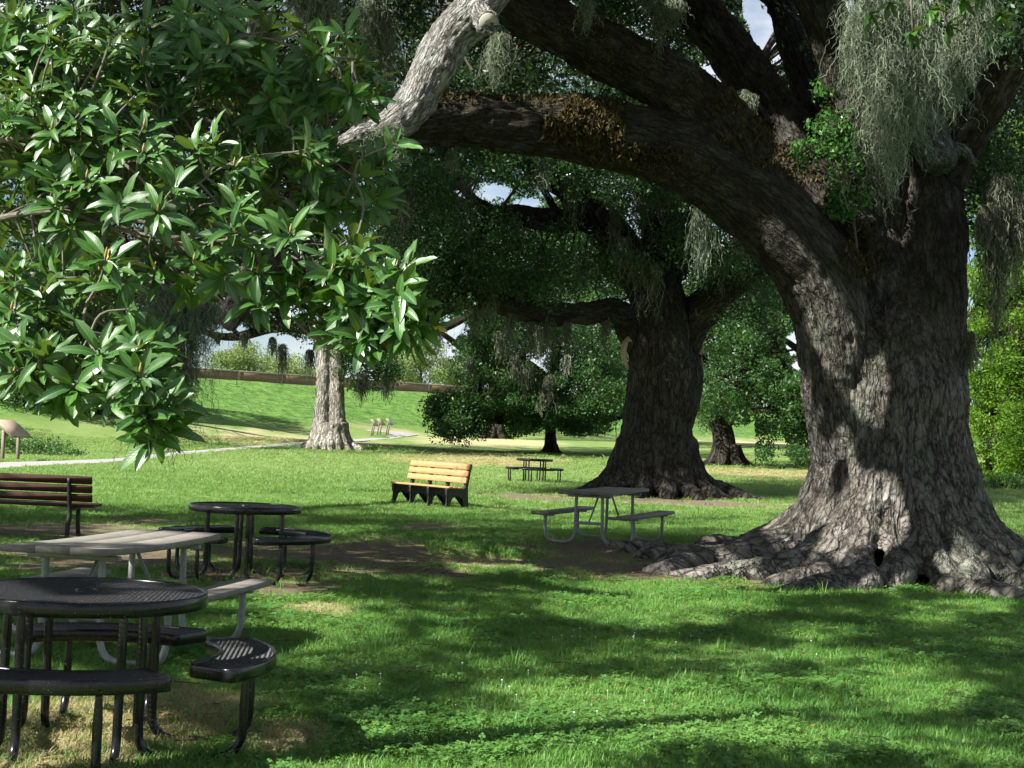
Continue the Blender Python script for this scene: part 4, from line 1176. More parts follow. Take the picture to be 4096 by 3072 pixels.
shrub('tall grassy weeds behind the wooden sign on the left', 120, 1822, 190, 34, 55, 83, 46, .12, M['shrub_leaf'], (.25, .5), 80)

# pale trees beyond the flood wall
for (lab, x, top, w, Yd, sd) in [('pale yellow green tree behind the wall, left of the pale trunk', 990, 1385, 150, 190, 91), ('small hazy tree behind the wall touching the pale trunk', 1180, 1430, 70, 200, 92), ('pale yellow green tree behind the wall, right of the pale trunk', 1680, 1360, 130, 205, 93), ('leafy pale tree just behind the wall near the dark oak', 1590, 1420, 80, 198, 94), ('hazy tree line piece far right behind the wall', 1850, 1440, 90, 215, 95)]:
    far_tree('willow_tree', lab, 'tree', (x, 1640), Yd, [(x, 1640, 0, .35), (x, 1600, 0, .3), (x + 4, 1520, 0, .2), (x, top + 40, 0, .08)], [],
             [(x, (top + 1560) / 2, w, (1560 - top) / 2, Yd - 5, Yd + 5, int(w * .55)), (x - w * .3, top + 60, w * .5, 40, Yd - 4, Yd + 4, int(w * .14))], .34, M['willow_leaf'], M['oak_bark_far'], sd, (.9, 1.7), 150, .3, .18, False, 'trees beyond the flood wall')

# ------------------------------------------------------------------ shade: crowns overhead, out of the picture, of the great oak and of an oak to the left, plus added shade leaves
LIT = [(2582, 2381, 430, 74), (2900, 2330, 260, 40), (1271, 2440, 250, 62), (2520, 2850, 680, 140), (3300, 2745, 480, 52), (3500, 2945, 560, 40), (2200, 2960, 500, 40), (1745, 2475, 110, 25), (1375, 2670, 80, 40), (2930, 2590, 90, 30), (1750, 2910, 340, 52),
       (3900, 2365, 170, 22), (3650, 2420, 140, 16), (1935, 2215, 190, 40), (1050, 1930, 640, 50), (900, 1990, 420, 30), (1750, 2025, 260, 20), (2150, 2075, 380, 24), (2850, 2110, 300, 24), (2900, 2000, 380, 46), (250, 2880, 420, 170), (1100, 2350, 170, 42), (480, 2115, 200, 20),
       (1280, 2480, 170, 40), (600, 2140, 240, 40), (1700, 2010, 260, 18), (350, 2160, 420, 30), (2100, 2660, 260, 26), (3300, 2550, 260, 22), (3450, 2240, 330, 40), (1100, 2980, 200, 50), (3700, 2690, 260, 30), (2300, 1990, 300, 40), (1350, 2120, 260, 14), (2050, 2140, 160, 12), (3300, 2130, 200, 60), (2950, 2220, 120, 20)]
SHADE_FAR = [(1150, 1885, 300, 7), (1350, 1962, 420, 12), (1880, 1905, 300, 8), (700, 1945, 250, 6), (2050, 1965, 350, 10), (2900, 1960, 350, 12), (2500, 1890, 300, 7)]

def lit_at(px, py, P):
    n = noise3(np.column_stack([P[:, 0] * 1.2, P[:, 1] * 1.2, 0 * px])) * .55 + .3 * noise3(np.column_stack([P[:, 0] * 3.6, P[:, 1] * 3.6, 0 * px + 4]))
    m = np.zeros(len(px), bool)
    for e in LIT: m |= ell(px, py, e) < 1.1 + 1.0 * n
    far = py < 1990
    fs = np.zeros(len(px), bool)
    for e in SHADE_FAR: fs |= ell(px, py, e) < 1 + 1.5 * n
    fleck = noise3(np.column_stack([P[:, 0] * 2.7, P[:, 1] * 2.7, 0 * px + 8])) > .48
    return np.where(far, ~fs, m | fleck)

# places the sun reaches on trunks, limbs, moss and furniture
SUNNY = [(3400, 2030, 18.0, .50), (3480, 2100, 17.9, .42), (3350, 1900, 18.1, .34), (3310, 1790, 18.2, .26), (3620, 2130, 17.9, .30), (3300, 1280, 18.1, .36), (3380, 1430, 18.1, .34), (3230, 1130, 18.1, .30), (3420, 1560, 18.1, .22), (3340, 1700, 18.2, .14),
         (3190, 640, 19.0, .42), (3090, 540, 19.2, .36), (3280, 740, 18.9, .36), (3380, 560, 18.8, .5), (3440, 760, 18.8, .4), (2330, 470, 17.4, .30), (2230, 460, 17.4, .22), (2430, 520, 17.4, .22),
         (1900, 60, 14.0, .34), (1820, 140, 13.9, .36), (1740, 280, 13.8, .36), (1665, 400, 13.7, .36), (1560, 490, 13.6, .3), (1450, 540, 13.5, .25), (1510, 150, 13.4, .25), (1520, 350, 13.4, .25),
         (3480, 250, 12.2, .40), (3560, 450, 12.2, .34), (3650, 200, 12.2, .4), (3560, 640, 12.2, .22), (3850, 200, 12.2, .22), (3440, 120, 12.2, .3),
         (1700, 1900, 32.3, .7), (1780, 1930, 31.8, .3), (460, 2150, 10.3, .42), (620, 2140, 10.8, .3), (980, 2610, 7.0, .40), (250, 2370, 7.0, .26), (1990, 110, 15, .2), (1980, 870, 40.2, .5), (975, 2012, 15.4, .42), (860, 2015, 15.4, .2), (3330, 2120, 17.6, .3), (3550, 1950, 18, .2), (1850, 100, 14, .3), (1960, -60, 14.3, .3), (1700, 340, 13.8, .36)]
SUN_P = np.array([at(x, y, d) for x, y, d, _ in SUNNY]); SUN_R = np.array([q[3] for q in SUNNY])

def sun_clear(P, box=True):
    m = np.zeros(len(P), bool)
    for c, R in zip(SUN_P, SUN_R):
        d = P - c
        t = d @ S
        m |= (t > 0) & (((d - t[:, None] * S) ** 2).sum(1) < R * R)
    if not box: return m
    # the magnolia stands in the sun
    q = P - S * ((P[:, 2] - 2.2) / S[2])[:, None]
    m |= (q[:, 0] > -3.2) & (q[:, 0] < .2) & (q[:, 1] > 3.4) & (q[:, 1] < 6.4)
    return m

r = np.random.default_rng(77)
n = 11000
y = np.sqrt(r.uniform(6.4 ** 2, 46 ** 2, n)); x = r.uniform(-1, 1, n) * (.42 * y + 1.6)
G = np.column_stack([x, y, terrain(x, y)])
h = r.uniform(7.4, 10.8, n)
Cc = G + S * (h / S[2])[:, None]
px, py = project(G)
keep = ~lit_at(px, py, G)
keep &= r.uniform(size=n) < np.where(y < 20, 1., np.where(y < 30, .8, .55))
Cc = Cc[keep]
# shade for the great limbs
LP = np.concatenate([l[0] for l in limbs[1:9]])
LP = LP[r.integers(0, len(LP), 1500)] + r.normal(0, .35, (1500, 3))
tq = np.array([at(r.uniform(3500, 3870), r.uniform(1120, 1930), 18.0) for _ in range(420)] + [at(r.uniform(3250, 3480), r.uniform(1580, 1730), 18.0) for _ in range(90)])
LP = np.vstack([LP, tq])
Cl = LP + S * ((np.maximum(r.uniform(8.6, 11.5, len(LP)), LP[:, 2] + 1.5) - LP[:, 2]) / S[2])[:, None]
Cc = np.vstack([Cc, Cl])
no = 900                                        # unseen leaves added over and behind the viewer to cut sky light
Co = np.column_stack([r.uniform(2.5, 15, no), r.uniform(-9, 13, no), r.uniform(7.4, 11, no)])
Cc = np.vstack([Cc, Co])
cx, cy_ = project(Cc)
infr = (Cc[:, 1] > 3) & (cx > -150) & (cx < 4250) & (cy_ > -150)
Cc = Cc[~infr | (Cc[:, 1] > 20)]
nl = np.where(Cc[:, 1] < 20, 54, 60)
P, k = clump_leaves(Cc, r.uniform(.35, .6, len(Cc)), nl, r, .7)
P = P[~sun_clear(P)]
gp = P - S * ((P[:, 2] - terrain(P[:, 0], P[:, 1])) / S[2])[:, None]
gx, gy = project(gp)
inview = (gp[:, 1] > 6) & (gx > -200) & (gx < 4300) & (gy < 3200)
P = P[~(inview & lit_at(gx, gy, gp) & (r.uniform(size=len(P)) < .9))]
P = P[~(gap_mask(P) & (P[:, 1] > 20))]
nearp = (np.linalg.norm(P[:, :2] - base[:2], axis=1) < 13.5) | (P[:, 0] > 1.5) & (P[:, 1] < 14)
L_ = np.where(P[:, 1] < 20, .19, .11)
foliage('upper_shade_crown', P[nearp], L_[nearp], M['oak_leaf'], oak, r, None)
lo = thing('live_oak', 'spreading oak at the left whose crown shades the lawn, mostly behind magnolia leaves', 'tree', (-15.5, 17, float(terrain(-15.5, 17))), world_parts=True)
Pl = P[~nearp]
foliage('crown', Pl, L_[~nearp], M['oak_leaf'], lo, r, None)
q = np.array([at(r.uniform(1220, 1600), r.uniform(420, 900), r.uniform(5.2, 5.7)) for _ in range(18)])
q = q + S * ((r.uniform(6.2, 8.2, len(q)) - q[:, 2]) / S[2])[:, None]
Pq, k = clump_leaves(q, r.uniform(.16, .28, len(q)), 34, r)
foliage('magnolia_shade', Pq[~sun_clear(Pq, False)], .13, M['oak_leaf'], lo, r)  # unseen leaf clumps added sunward to shade the magnolia's right side
mb = MB(); nodes = []
for pts in ([(-15.5, 17, .1, 1.0), (-15.4, 17, 1.2, .8), (-15.2, 16.6, 3, .72), (-14.5, 16, 5, .6), (-13, 15, 7, .45), (-11, 13, 8.6, .3), (-8, 9, 9.5, .15)], [(-14.8, 16.3, 4.4, .5), (-13, 19, 6, .4), (-11.5, 23, 7.6, .3), (-10, 29, 8.8, .15)], [(-14.8, 16.3, 4.4, .45), (-13, 12, 6.5, .35), (-12, 7, 8.2, .25), (-10, 2, 9, .12)], [(-15.2, 16.6, 3, .5), (-17.5, 17, 6, .4), (-20, 18, 8.5, .2)]):
    q = np.array(pts); P_, R_ = catmull(q[:, :3], q[:, 3], 5); nodes.append(P_); mb.tube(P_, R_, 14)
mb.build('trunk', M['oak_bark_far'], lo, True, True)

# visible leaf sprays of the great oak itself
r = np.random.default_rng(91)
C = blobs([(3990, 350, 140, 380, 19.3, 22, 56), (3900, 250, 180, 250, 20, 22.5, 30), (3990, 750, 120, 200, 18.8, 22, 26), (3850, -60, 350, 120, 15, 20, 40), (2350, 40, 300, 60, 19, 23, 26), (2900, 30, 240, 80, 20, 24, 26), (3180, 150, 110, 150, 20, 24, 20), (1500, 120, 200, 170, 17, 22, 34), (1250, 400, 220, 260, 18, 23, 40), (1700, 330, 80, 200, 17.5, 22, 12), (800, 500, 500, 450, 17, 24, 110), (300, 900, 350, 400, 18, 24, 70), (200, 300, 330, 380, 18, 26, 110), (600, 150, 500, 200, 17, 25, 80), (1050, 950, 160, 150, 17, 21, 26), (2050, 330, 170, 60, 18.5, 22, 14), (1950, 250, 160, 120, 19, 24, 18), (2480, 420, 60, 30, 19, 22, 6), (2700, 120, 70, 60, 20, 23, 8), (4010, 60, 120, 90, 14, 17, 14), (2250, 560, 260, 30, 18.3, 20, 8), (4060, 980, 60, 80, 18, 20, 6), (1250, 1080, 130, 100, 17, 19, 12), (150, 1350, 260, 140, 20, 26, 30), (350, 1100, 400, 150, 18, 24, 40)], r)
P, k = clump_leaves(C, r.uniform(.28, .6, len(C)), 130, r)
P = P[~gap_mask(P, .15)]
P = P[~sun_clear(P) | (r.uniform(size=len(P)) < .25)]
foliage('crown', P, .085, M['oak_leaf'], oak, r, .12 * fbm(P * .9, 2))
tw = twigs_to(C, OAK_NODES, r, .4, .032, .007, 7); tw.build('twigs', M['twig_bark'], oak, True, True)['kind'] = 'stuff'

# ferns on the limbs
def fern(pxlist, label_part, n, size, seed, topz=.35):
    r = np.random.default_rng(seed)
    px, py = project(OV)
    sel = np.zeros(len(OV), bool)
    for (x, y, rx, ry) in pxlist: sel |= ell(px, py, (x, y, rx, ry)) < 1 + .9 * noise3(OV * 3.)
    sel &= (ON[:, 1] < .3)
    idx = np.where(sel)[0]
    if not len(idx): return
    idx = idx[r.integers(0, len(idx), n)]
    p = OV[idx] + ON[idx] * r.uniform(0, .07, (n, 1)) + [0, 0, -.02]
    V, Q = leaf_quads(p, size, r, 1.3, .34)
    me = mesh_from('fern', V - np.array(oak.location), Q, smooth=False)
    attr(me, 'tint', 'FLOAT', np.repeat(r.beta(2, 2, n), 4))
    o = link('resurrection_fern', me, M['fern'], oak); o['kind'] = 'stuff'
fern([(2330, 490, 175, 95)], '', 3400, .10, 1)
fern([(3000, 520, 120, 60), (3140, 620, 130, 70), (3230, 690, 90, 50), (2900, 430, 70, 40), (2200, 400, 200, 26), (1800, 400, 150, 24), (2560, 610, 200, 40), (3450, 1000, 90, 110), (3380, 780, 70, 60)], '', 4600, .075, 2)
fern([(2780, 360, 200, 60), (2500, 230, 200, 60), (2300, 120, 150, 60), (3100, 300, 100, 100), (2700, 640, 200, 60)], '', 2600, .05, 3)
# ------------------------------------------------------------------ hanging moss near the camera
r = np.random.default_rng(201)
def mtop(lst, Yd): return [(at(x, y, Yd + dy), sp, ln, k) for x, y, dy, sp, ln, k in lst]
moss_clump('spanish_moss', mtop([(3480, -60, 0, .22, 1.15, 1.), (3580, -40, .2, .26, 1.6, 1.3), (3660, 20, .1, .20, 1.1, 1.), (3560, 200, -.1, .16, 1.5, 1.1), (3650, 120, .1, .12, 1.2, .8), (3440, 60, 0, .10, .9, .5)], 12.0), M['moss'], r, 'largest pale grey moss curtain hanging before the great trunk', n=250, width=.0048)
moss_clump('spanish_moss', mtop([(3890, -60, 0, .13, .9, .8), (3850, 60, .1, .09, .95, .6), (3800, 160, .1, .05, .95, .4)], 12.6), M['moss'], r, 'narrower moss curtain hanging right of the largest one', n=250, width=.0048)
moss_clump('spanish_moss', mtop([(1490, -60, 0, .10, .9, 1.), (1530, 40, .1, .08, 1.0, .9), (1480, 160, 0, .06, .7, .4), (1535, 250, 0, .06, .75, .7)], 14.7), M['moss'], r, 'long moss tassel left of the pale branch', n=280, width=.005)
moss_clump('spanish_moss', mtop([(1260, -60, 0, .16, .5, 1.), (1200, 0, 0, .12, .35, .5), (1330, -20, 0, .1, .45, .5)], 12.5), M['moss'], r, 'moss tuft at the top edge above the magnolia', n=210, width=.005)
moss_clump('spanish_moss', mtop([(1560, 500, 0, .12, .32, 1.), (1500, 520, 0, .12, .28, .8), (1590, 560, 0, .06, .3, .5), (1430, 540, 0, .1, .2, .6)], 13.5), M['moss'], r, 'scruffy moss on the broken end of the pale branch', n=170, width=.005, curl=1.2)
moss_clump('spanish_moss', mtop([(2000, 140, 0, .10, .55, 1.), (1985, 150, 0, .05, .6, .5)], 15.6), M['moss'], r, 'small moss tassel hanging just below the sawn stub', n=210, width=.005)
moss_clump('spanish_moss', mtop([(2350, -30, 0, .04, .5, .6)], 15.5), M['moss'], r, 'thin moss wisp hanging from the top edge over the limbs', n=150, width=.005)
moss_clump('spanish_moss', mtop([(700, 1180, 0, .22, 1.25, 1.1), (760, 1230, .1, .16, 1.1, .8), (640, 1150, 0, .20, 1.0, .7), (840, 1200, .2, .15, .5, .5), (705, 1380, 0, .09, 1.25, .6)], 13.6), M['moss'], r, 'ragged moss curtain hanging under the magnolia leaves', n=240, width=.005, curl=1.1)
moss_clump('spanish_moss', mtop([(40, 1150, 0, .3, .8, 1.), (100, 1200, .1, .2, .6, .6)], 15), M['moss'], r, 'moss mass at the left edge behind the magnolia', n=220, width=.0055)
moss_clump('spanish_moss', mtop([(2815, 740, 0, .09, 2.0, 1.), (2810, 800, .1, .06, 2.0, .6)], 28.), M['moss'], r, 'single long grey moss strand hanging under the arching limb', n=90, width=.014, curl=.6, step=.06)
moss_clump('spanish_moss', mtop([(3960, 820, 0, .14, 1.2, 1.), (4010, 700, .2, .14, 2.4, 1.), (4060, 780, .2, .16, 1.5, .8), (3990, 900, 0, .08, 1.8, .6), (3930, 840, 0, .06, .6, .4)], 18.2), M['moss_dark'], r, 'dark moss streamers hanging right of the great trunk', n=130, width=.010, curl=.6)
moss_clump('spanish_moss', mtop([(3880, 1330, 0, .07, .55, 1.)], 18.6), M['moss_dark'], r, 'dark moss tuft on the right side of the great trunk', n=110, width=.010, curl=.6)
moss_clump('spanish_moss', mtop([(2170, 640, .2, .04, .5, .8)], 17.2), M['moss'], r, 'short moss wisp under the arching limb below the fern patch', n=110, width=.005)
moss_clump('spanish_moss', mtop([(1810, 600, 0, .05, .35, .8)], 17.0), M['moss'], r, 'short moss wisp under the arching limb near the pale branch', n=110, width=.005)
moss_clump('spanish_moss', mtop([(2590, -40, 0, .2, .35, 1.), (2700, 0, 0, .12, .45, .7), (2640, 30, 0, .06, .6, .5)], 17.5), M['moss'], r, 'moss fringe at the top edge between the great limbs', n=120, width=.0085)
moss_clump('spanish_moss', mtop([(3000, 380, 0, .10, .3, 1.), (2980, 360, 0, .06, .4, .4)], 19.2), M['moss'], r, 'grey moss cap on a knob of the upper limb', n=110, width=.008)

# ------------------------------------------------------------------ leafy vine sprouting on the great trunk
vb = at(3420, 1020, 18.3)
vine = thing('leafy_vine', 'glossy green leafy vine sprouting from the fork of the great oak', 'vine', vb, world_parts=True)
r = np.random.default_rng(211)
C = blobs([(3290, 200, 60, 60, 18.6, 19, 9), (3330, 330, 70, 90, 18.5, 19, 16), (3360, 480, 90, 80, 18.4, 18.9, 18), (3300, 560, 110, 70, 18.3, 18.8, 20), (3260, 600, 80, 40, 18.3, 18.6, 10), (3400, 600, 60, 90, 18.3, 18.8, 14), (3370, 720, 70, 80, 18.2, 18.6, 14), (3400, 800, 80, 50, 18.1, 18.5, 12), (3350, 850, 70, 40, 18.1, 18.4, 9), (3200, 640, 30, 40, 18.4, 18.6, 4)], r)
P, k = clump_leaves(C, .14, 24, r)
foliage('leaves', P, .075, M['vine_leaf'], vine, r, .1 * fbm(P * 2, 2), .5, .5)
mb = MB()
vs = [[(3430, 1020, 18.3, .02), (3410, 850, 18.35, .018), (3380, 650, 18.5, .015), (3350, 450, 18.6, .012), (3300, 220, 18.7, .007)], [(3400, 800, 18.3, .012), (3340, 640, 18.4, .01), (3240, 600, 18.4, .006)], [(3430, 520, 18.5, .014), (3390, 480, 18.5, .012), (3360, 500, 18.5, .006)]]
nodes = []
for l in vs:
    P_, R_ = limb(l, 4); nodes.append(P_); mb.tube(P_, R_, 6)
for c in C:
    nn = np.concatenate(nodes); k = np.argmin(np.linalg.norm(nn - c, axis=1))
    mb.tube(np.array([nn[k], (nn[k] + c) / 2 + r.normal(0, .03, 3), c]), [.008, .006, .003], 4, False, 2)
mb.build('stem', M['vine_stem'], vine, True)

# ------------------------------------------------------------------ magnolia in the foreground
r = np.random.default_rng(301)
def magnolia_leaf(seed):
    q = np.random.default_rng(seed)
    n = 9
    t = np.linspace(0, 1, n)
    w = .158 * np.clip(np.sin(math.pi * t ** .95), 0, None) ** .55
    w[0], w[-1] = .012, .006
    bend, cup, wav = q.uniform(-.10, .42), q.uniform(.06, .40), q.uniform(0, .026)
    x = t
    z = -bend * t ** 2 + .03 * np.sin(t * 3)
    V = []
    for k in range(n):
        e = cup * w[k]
        V += [(x[k], -w[k], z[k] + e + wav * math.sin(k * 2.1)), (x[k], -w[k] * .5, z[k] + e * .30), (x[k], 0, z[k] - .012), (x[k], w[k] * .5, z[k] + e * .30), (x[k], w[k], z[k] + e + wav * math.cos(k * 1.9))]
    Q = [(k * 5 + j, (k + 1) * 5 + j, (k + 1) * 5 + j + 1, k * 5 + j + 1) for k in range(n - 1) for j in range(4)]
    U = [(t[k], j / 4.0, 0) for k in range(n) for j in range(5)]
    return np.array(V), np.array(Q), np.array(U)

def magnolia_mat(name, c0, c1, under, vein):
    nt = NT(name)
    g = nt.node('NewGeometry'); oi = nt.node('ObjectInfo')
    uv = nt.attr('leafuv'); tn = nt.attr('tint')
    sep = nt.node('SeparateXYZ'); nt.set(sep, '0', (uv, 'Vector'))
    ac = nt.math('ABSOLUTE', nt.math('SUBTRACT', (sep, 'Y'), .5))
    mid = nt.ramp(ac, [(0.0, 1.), (.05, .35), (.08, 0.)])
    # side veins
    sv = nt.math('SINE', nt.math('MULTIPLY', nt.math('SUBTRACT', (sep, 'X'), nt.math('MULTIPLY', ac, .45)), 62.))
    rnd = nt.math('FRACT', nt.math('ADD', (oi, 'Random'), (tn, 'Fac')))
    ns = nt.noise(pos_node(nt), 26., 4, .6)
    c = nt.mix(rnd, c0, c1)
    c = nt.mix(nt.ramp(ns, [(.4, 0.), (.8, .35)]), c, c1)
    c = nt.mix(nt.math('MULTIPLY', nt.ramp(sv, [(.6, 0.), (1., .22)]), 1.), c, vein)
    c = nt.mix(nt.math('MULTIPLY', mid, .8), c, vein)
    edge = nt.ramp(ns, [(.70, 0.), (.78, .6)])
    c = nt.mix(edge, c, (.16, .13, .03))
    c = nt.mix((g, 'Backfacing'), c, under)
    bm = nt.bump(nt.math('ADD', nt.math('MULTIPLY', sv, .10), nt.math('MULTIPLY', mid, -1.)), .22, .003)
    ro = nt.mix((g, 'Backfacing'), (.42, .42, .42), (.75, .75, .75))
    return nt.surface(c, ro, .62, bm, trans=.18, trans_color=nt.mix(.6, c, (.26, .42, .03)))
M['mag'] = magnolia_mat('magnolia leaf', (.010, .058, .011), (.048, .145, .018), (.060, .105, .032), (.14, .22, .055))
M['mag_yellow'] = magnolia_mat('yellowing magnolia leaf', (.42, .30, .03), (.50, .36, .05), (.35, .25, .06), (.5, .4, .1))

LEAFM = [magnolia_leaf(k) for k in range(14)]
LEAF_ME = []
for V, Q, U in LEAFM:
    me = mesh_from('leaf', V, Q); attr(me, 'leafuv', 'FLOAT_VECTOR', U); attr(me, 'tint', 'FLOAT', np.zeros(len(V)))
    me.materials.append(M['mag']); LEAF_ME.append(me)
yl = mesh_from('leaf', LEAFM[3][0], LEAFM[3][1]); attr(yl, 'leafuv', 'FLOAT_VECTOR', LEAFM[3][2]); attr(yl, 'tint', 'FLOAT', np.zeros(len(LEAFM[3][0]))); yl.materials.append(M['mag_yellow'])

KM = .8                                       # how far off the near boughs hang, against a first guess
mgb = np.array([-4.1, 5.1, float(terrain(-4.1, 5.1))])
mag = thing('magnolia_tree', 'magnolia with big glossy leaves reaching in from the upper left', 'tree', mgb, world_parts=True)
mains = [[(-2500, 1250, 6.4, .09), (-1200, 900, 6.3, .06), (-300, 640, 6.2, .042), (150, 560, 6.1, .024), (400, 610, 6.0, .018), (560, 720, 5.9, .014), (650, 830, 5.8, .008)],
         [(-2500, 1500, 6.4, .09), (-1200, 1200, 6.2, .06), (-300, 930, 6.1, .042), (200, 850, 6.0, .03), (430, 900, 5.95, .024), (700, 965, 5.9, .018), (1000, 970, 5.85, .014), (1180, 1030, 5.8, .011), (1340, 1150, 5.8, .007)],
         [(430, 900, 5.95, .02), (385, 1080, 5.8, .016), (340, 1280, 5.6, .014), (420, 1480, 5.4, .011), (530, 1570, 5.3, .009), (590, 1700, 5.25, .006)],
         [(1000, 970, 5.85, .011), (1085, 1150, 5.9, .009), (1190, 1300, 5.9, .008), (1340, 1390, 5.9, .006), (1440, 1360, 5.9, .004)],
         [(-2500, 400, 6.8, .08), (-1200, 400, 6.8, .055), (-300, 320, 6.7, .036), (200, 240, 6.6, .026), (600, 190, 6.6, .02), (1000, 150, 6.6, .014), (1400, 260, 6.6, .008)],
         [(430, 900, 6.0, .018), (470, 700, 6.2, .016), (640, 520, 6.4, .014), (900, 370, 6.6, .011), (1150, 320, 6.7, .008), (1350, 420, 6.8, .005)],
         [(640, 830, 5.85, .012), (800, 740, 6.0, .01), (1000, 620, 6.2, .009), (1250, 600, 6.4, .007), (1420, 700, 6.5, .004)],
         [(-2500, 1700, 6.2, .07), (-1000, 1500, 6.0, .045), (-250, 1380, 5.8, .02), (30, 1380, 5.6, .013), (160, 1500, 5.4, .008)],
         [(700, 965, 5.9, .012), (880, 830, 6.3, .01), (1150, 760, 6.6, .008), (1450, 820, 6.8, .005)],
         [(1180, 1030, 5.8, .008), (1400, 1120, 5.75, .007), (1560, 1200, 5.7, .005), (1720, 1310, 5.7, .004)]]
mb = MB(); nodes, rad = [], []
for l in mains:
    P_, R_ = limb([(a_, b_, c_ * KM, d_) for a_, b_, c_, d_ in l], 6)
    R_ = np.maximum(R_ * .34, .003)
    P_ = P_ + .02 * np.stack([noise3(P_ * 4 + 1), noise3(P_ * 4 + 2), noise3(P_ * 4 + 3)], -1) * np.minimum(1, np.arange(len(P_)) / 8)[:, None]
    nodes.append(P_[6:]); mb.tube(P_, R_, 7)
mb.build('branches', M['magnolia_bark'], mag, True, True)
nodes = np.concatenate(nodes)
mb = MB()
mb.tube(np.array([mgb + [0, 0, -.1], mgb + [0, 0, .5], mgb + [.03, 0, 1.6], mgb + [0, .05, 3], mgb + [-.05, 0, 4.6], mgb + [0, 0, 6.5]]), [.30, .22, .19, .16, .11, .04], 14, True, 4)
mb.build('trunk', M['magnolia_bark'], mag, True, True)
# tips of the twigs, each with a whorl of leaves
whorls = [(230, 330, 330, 330, 6.0, 6.9, 46), (60, 500, 160, 450, 6.2, 7.2, 26), (700, 230, 450, 240, 6.2, 7.3, 40), (1120, 300, 300, 200, 6.4, 7.4, 20), (200, 780, 280, 230, 5.8, 6.7, 26), (650, 720, 420, 230, 5.9, 7.0, 32), (1120, 660, 300, 220, 6.3, 7.2, 20), (1400, 830, 170, 80, 6.5, 7.1, 9), (1330, 1130, 200, 110, 5.7, 6.2, 11), (1470, 1230, 190, 100, 5.6, 6.0, 9), (1660, 1320, 90, 45, 5.6, 5.8, 5), (1400, 1340, 140, 40, 5.7, 6.0, 4),
          (260, 1180, 300, 190, 5.5, 6.3, 24), (160, 1480, 190, 130, 5.3, 5.9, 16), (560, 1430, 130, 100, 5.3, 5.9, 10), (590, 1700, 90, 70, 5.15, 5.4, 6), (500, 1600, 110, 80, 5.2, 5.6, 5), (60, 1350, 120, 120, 5.5, 6.0, 9), (640, 1640, 40, 40, 5.2, 5.4, 2), (760, 1080, 160, 90, 5.7, 6.2, 7), (1000, 900, 220, 100, 5.8, 6.6, 10), (1420, 330, 90, 120, 6.5, 7.1, 6), (1180, 480, 250, 150, 6.6, 7.4, 12), (450, 480, 380, 260, 6.4, 7.4, 26), (1500, 700, 60, 60, 6.5, 6.9, 3), (1380, 1000, 80, 50, 5.9, 6.3, 4)]
twm = MB(); leafs = []
W = []
for (x, y, rx, ry, Y0, Y1, n) in whorls:
    for _ in range(int(n * 1.7 + .5)):
        a, q = r.uniform(0, 6.283), math.sqrt(r.uniform())
        W.append(at(x + rx * q * math.cos(a), y + ry * q * math.sin(a), r.uniform(Y0, Y1) * KM))
pick = nodes[r.integers(0, len(nodes), 110)]
pick = pick[project(pick)[0] > -60]
W += [p + np.array([r.normal(0, .07), r.uniform(-.14, -.02), r.uniform(-.03, .11)]) for p in pick]
W = np.array(W)
for c in W:
    d = np.linalg.norm(nodes - c, axis=1)
    k = int(np.argmin(d + .35 * np.maximum(0, nodes[:, 0] - c[0] + .1)))
    p0 = nodes[k]
    v = c - p0
    mid = p0 + v * .5 + r.normal(0, .08, 3) * d[k] + [0, 0, .05 * d[k]]
    twm.tube(np.array([p0, mid, c]), [.0045, .004, .0032], 6, False, 4)
    ax = unit(unit(v) * .75 + r.normal(0, .22, 3) + np.array([-.18, -.50, .42]))
    e1 = unit(np.cross(ax, [0.2, .3, 1.0])); e2 = np.cross(ax, e1)
    nlf = r.integers(7, 13)
    off0 = r.uniform(0, 6.28)
    for j in range(nlf):
        ph = off0 + j * 2.4 + r.normal(0, .2)
        op = math.radians(r.uniform(38, 88)) * (1 - .25 * j / nlf)
        out = math.cos(ph) * e1 + math.sin(ph) * e2
        dl = unit(ax * math.cos(op) + out * math.sin(op) + np.array([0, 0, -.10]))
        up = unit(ax * math.sin(op) - out * math.cos(op) + r.normal(0, .18, 3) + np.array([-.12, -.12, .35]))
        sd = unit(np.cross(up, dl)); up = np.cross(dl, sd)
        s = KM * r.uniform(.078, .146) * (1 if r.uniform() > .15 else .6)
        leafs.append((c - ax * r.uniform(0, .05) + dl * .012, np.column_stack([dl, sd, up]), s, r.integers(0, 14)))
twm.build('twigs', M['magnolia_bark'], mag, True, True)['kind'] = 'stuff'
lp = np.array([l[0] for l in leafs]); ls = np.array([l[2] for l in leafs])
# the leaves that show largest are pieces of their own
score = ls / lp[:, 1] * (1 + .25 * r.uniform(size=len(ls))) * np.where(project(lp)[0] > -40, 1, .2)
order = np.argsort(-score)
single = set(order[:298].tolist())
yel = set(order[[8, 20, 41, 60, 85, 110, 133, 160, 200, 261]].tolist())
RV, RQ, RU, RT, nv = [], [], [], [], 0
for k, (c, R3, s, v) in enumerate(leafs):
    if k in single:
        o = bpy.data.objects.new('leaf', yl if k in yel else LEAF_ME[v])
        COL.objects.link(o); o.parent = mag
        o.matrix_local = Matrix.Translation(Vector(c - mgb)) @ Matrix((np.column_stack([R3[:, 0], R3[:, 1], R3[:, 2]]) * (s * .55 if k in yel else s)).tolist()).to_4x4()
    else:
        V, Q, U = LEAFM[v]
        RV.append(V * s @ R3.T + c); RQ.append(Q + nv); RU.append(U); RT.append(np.full(len(V), r.uniform())); nv += len(V)
me = mesh_from('leaves', np.concatenate(RV) - mgb, np.concatenate(RQ))
attr(me, 'leafuv', 'FLOAT_VECTOR', np.concatenate(RU)); attr(me, 'tint', 'FLOAT', np.concatenate(RT))
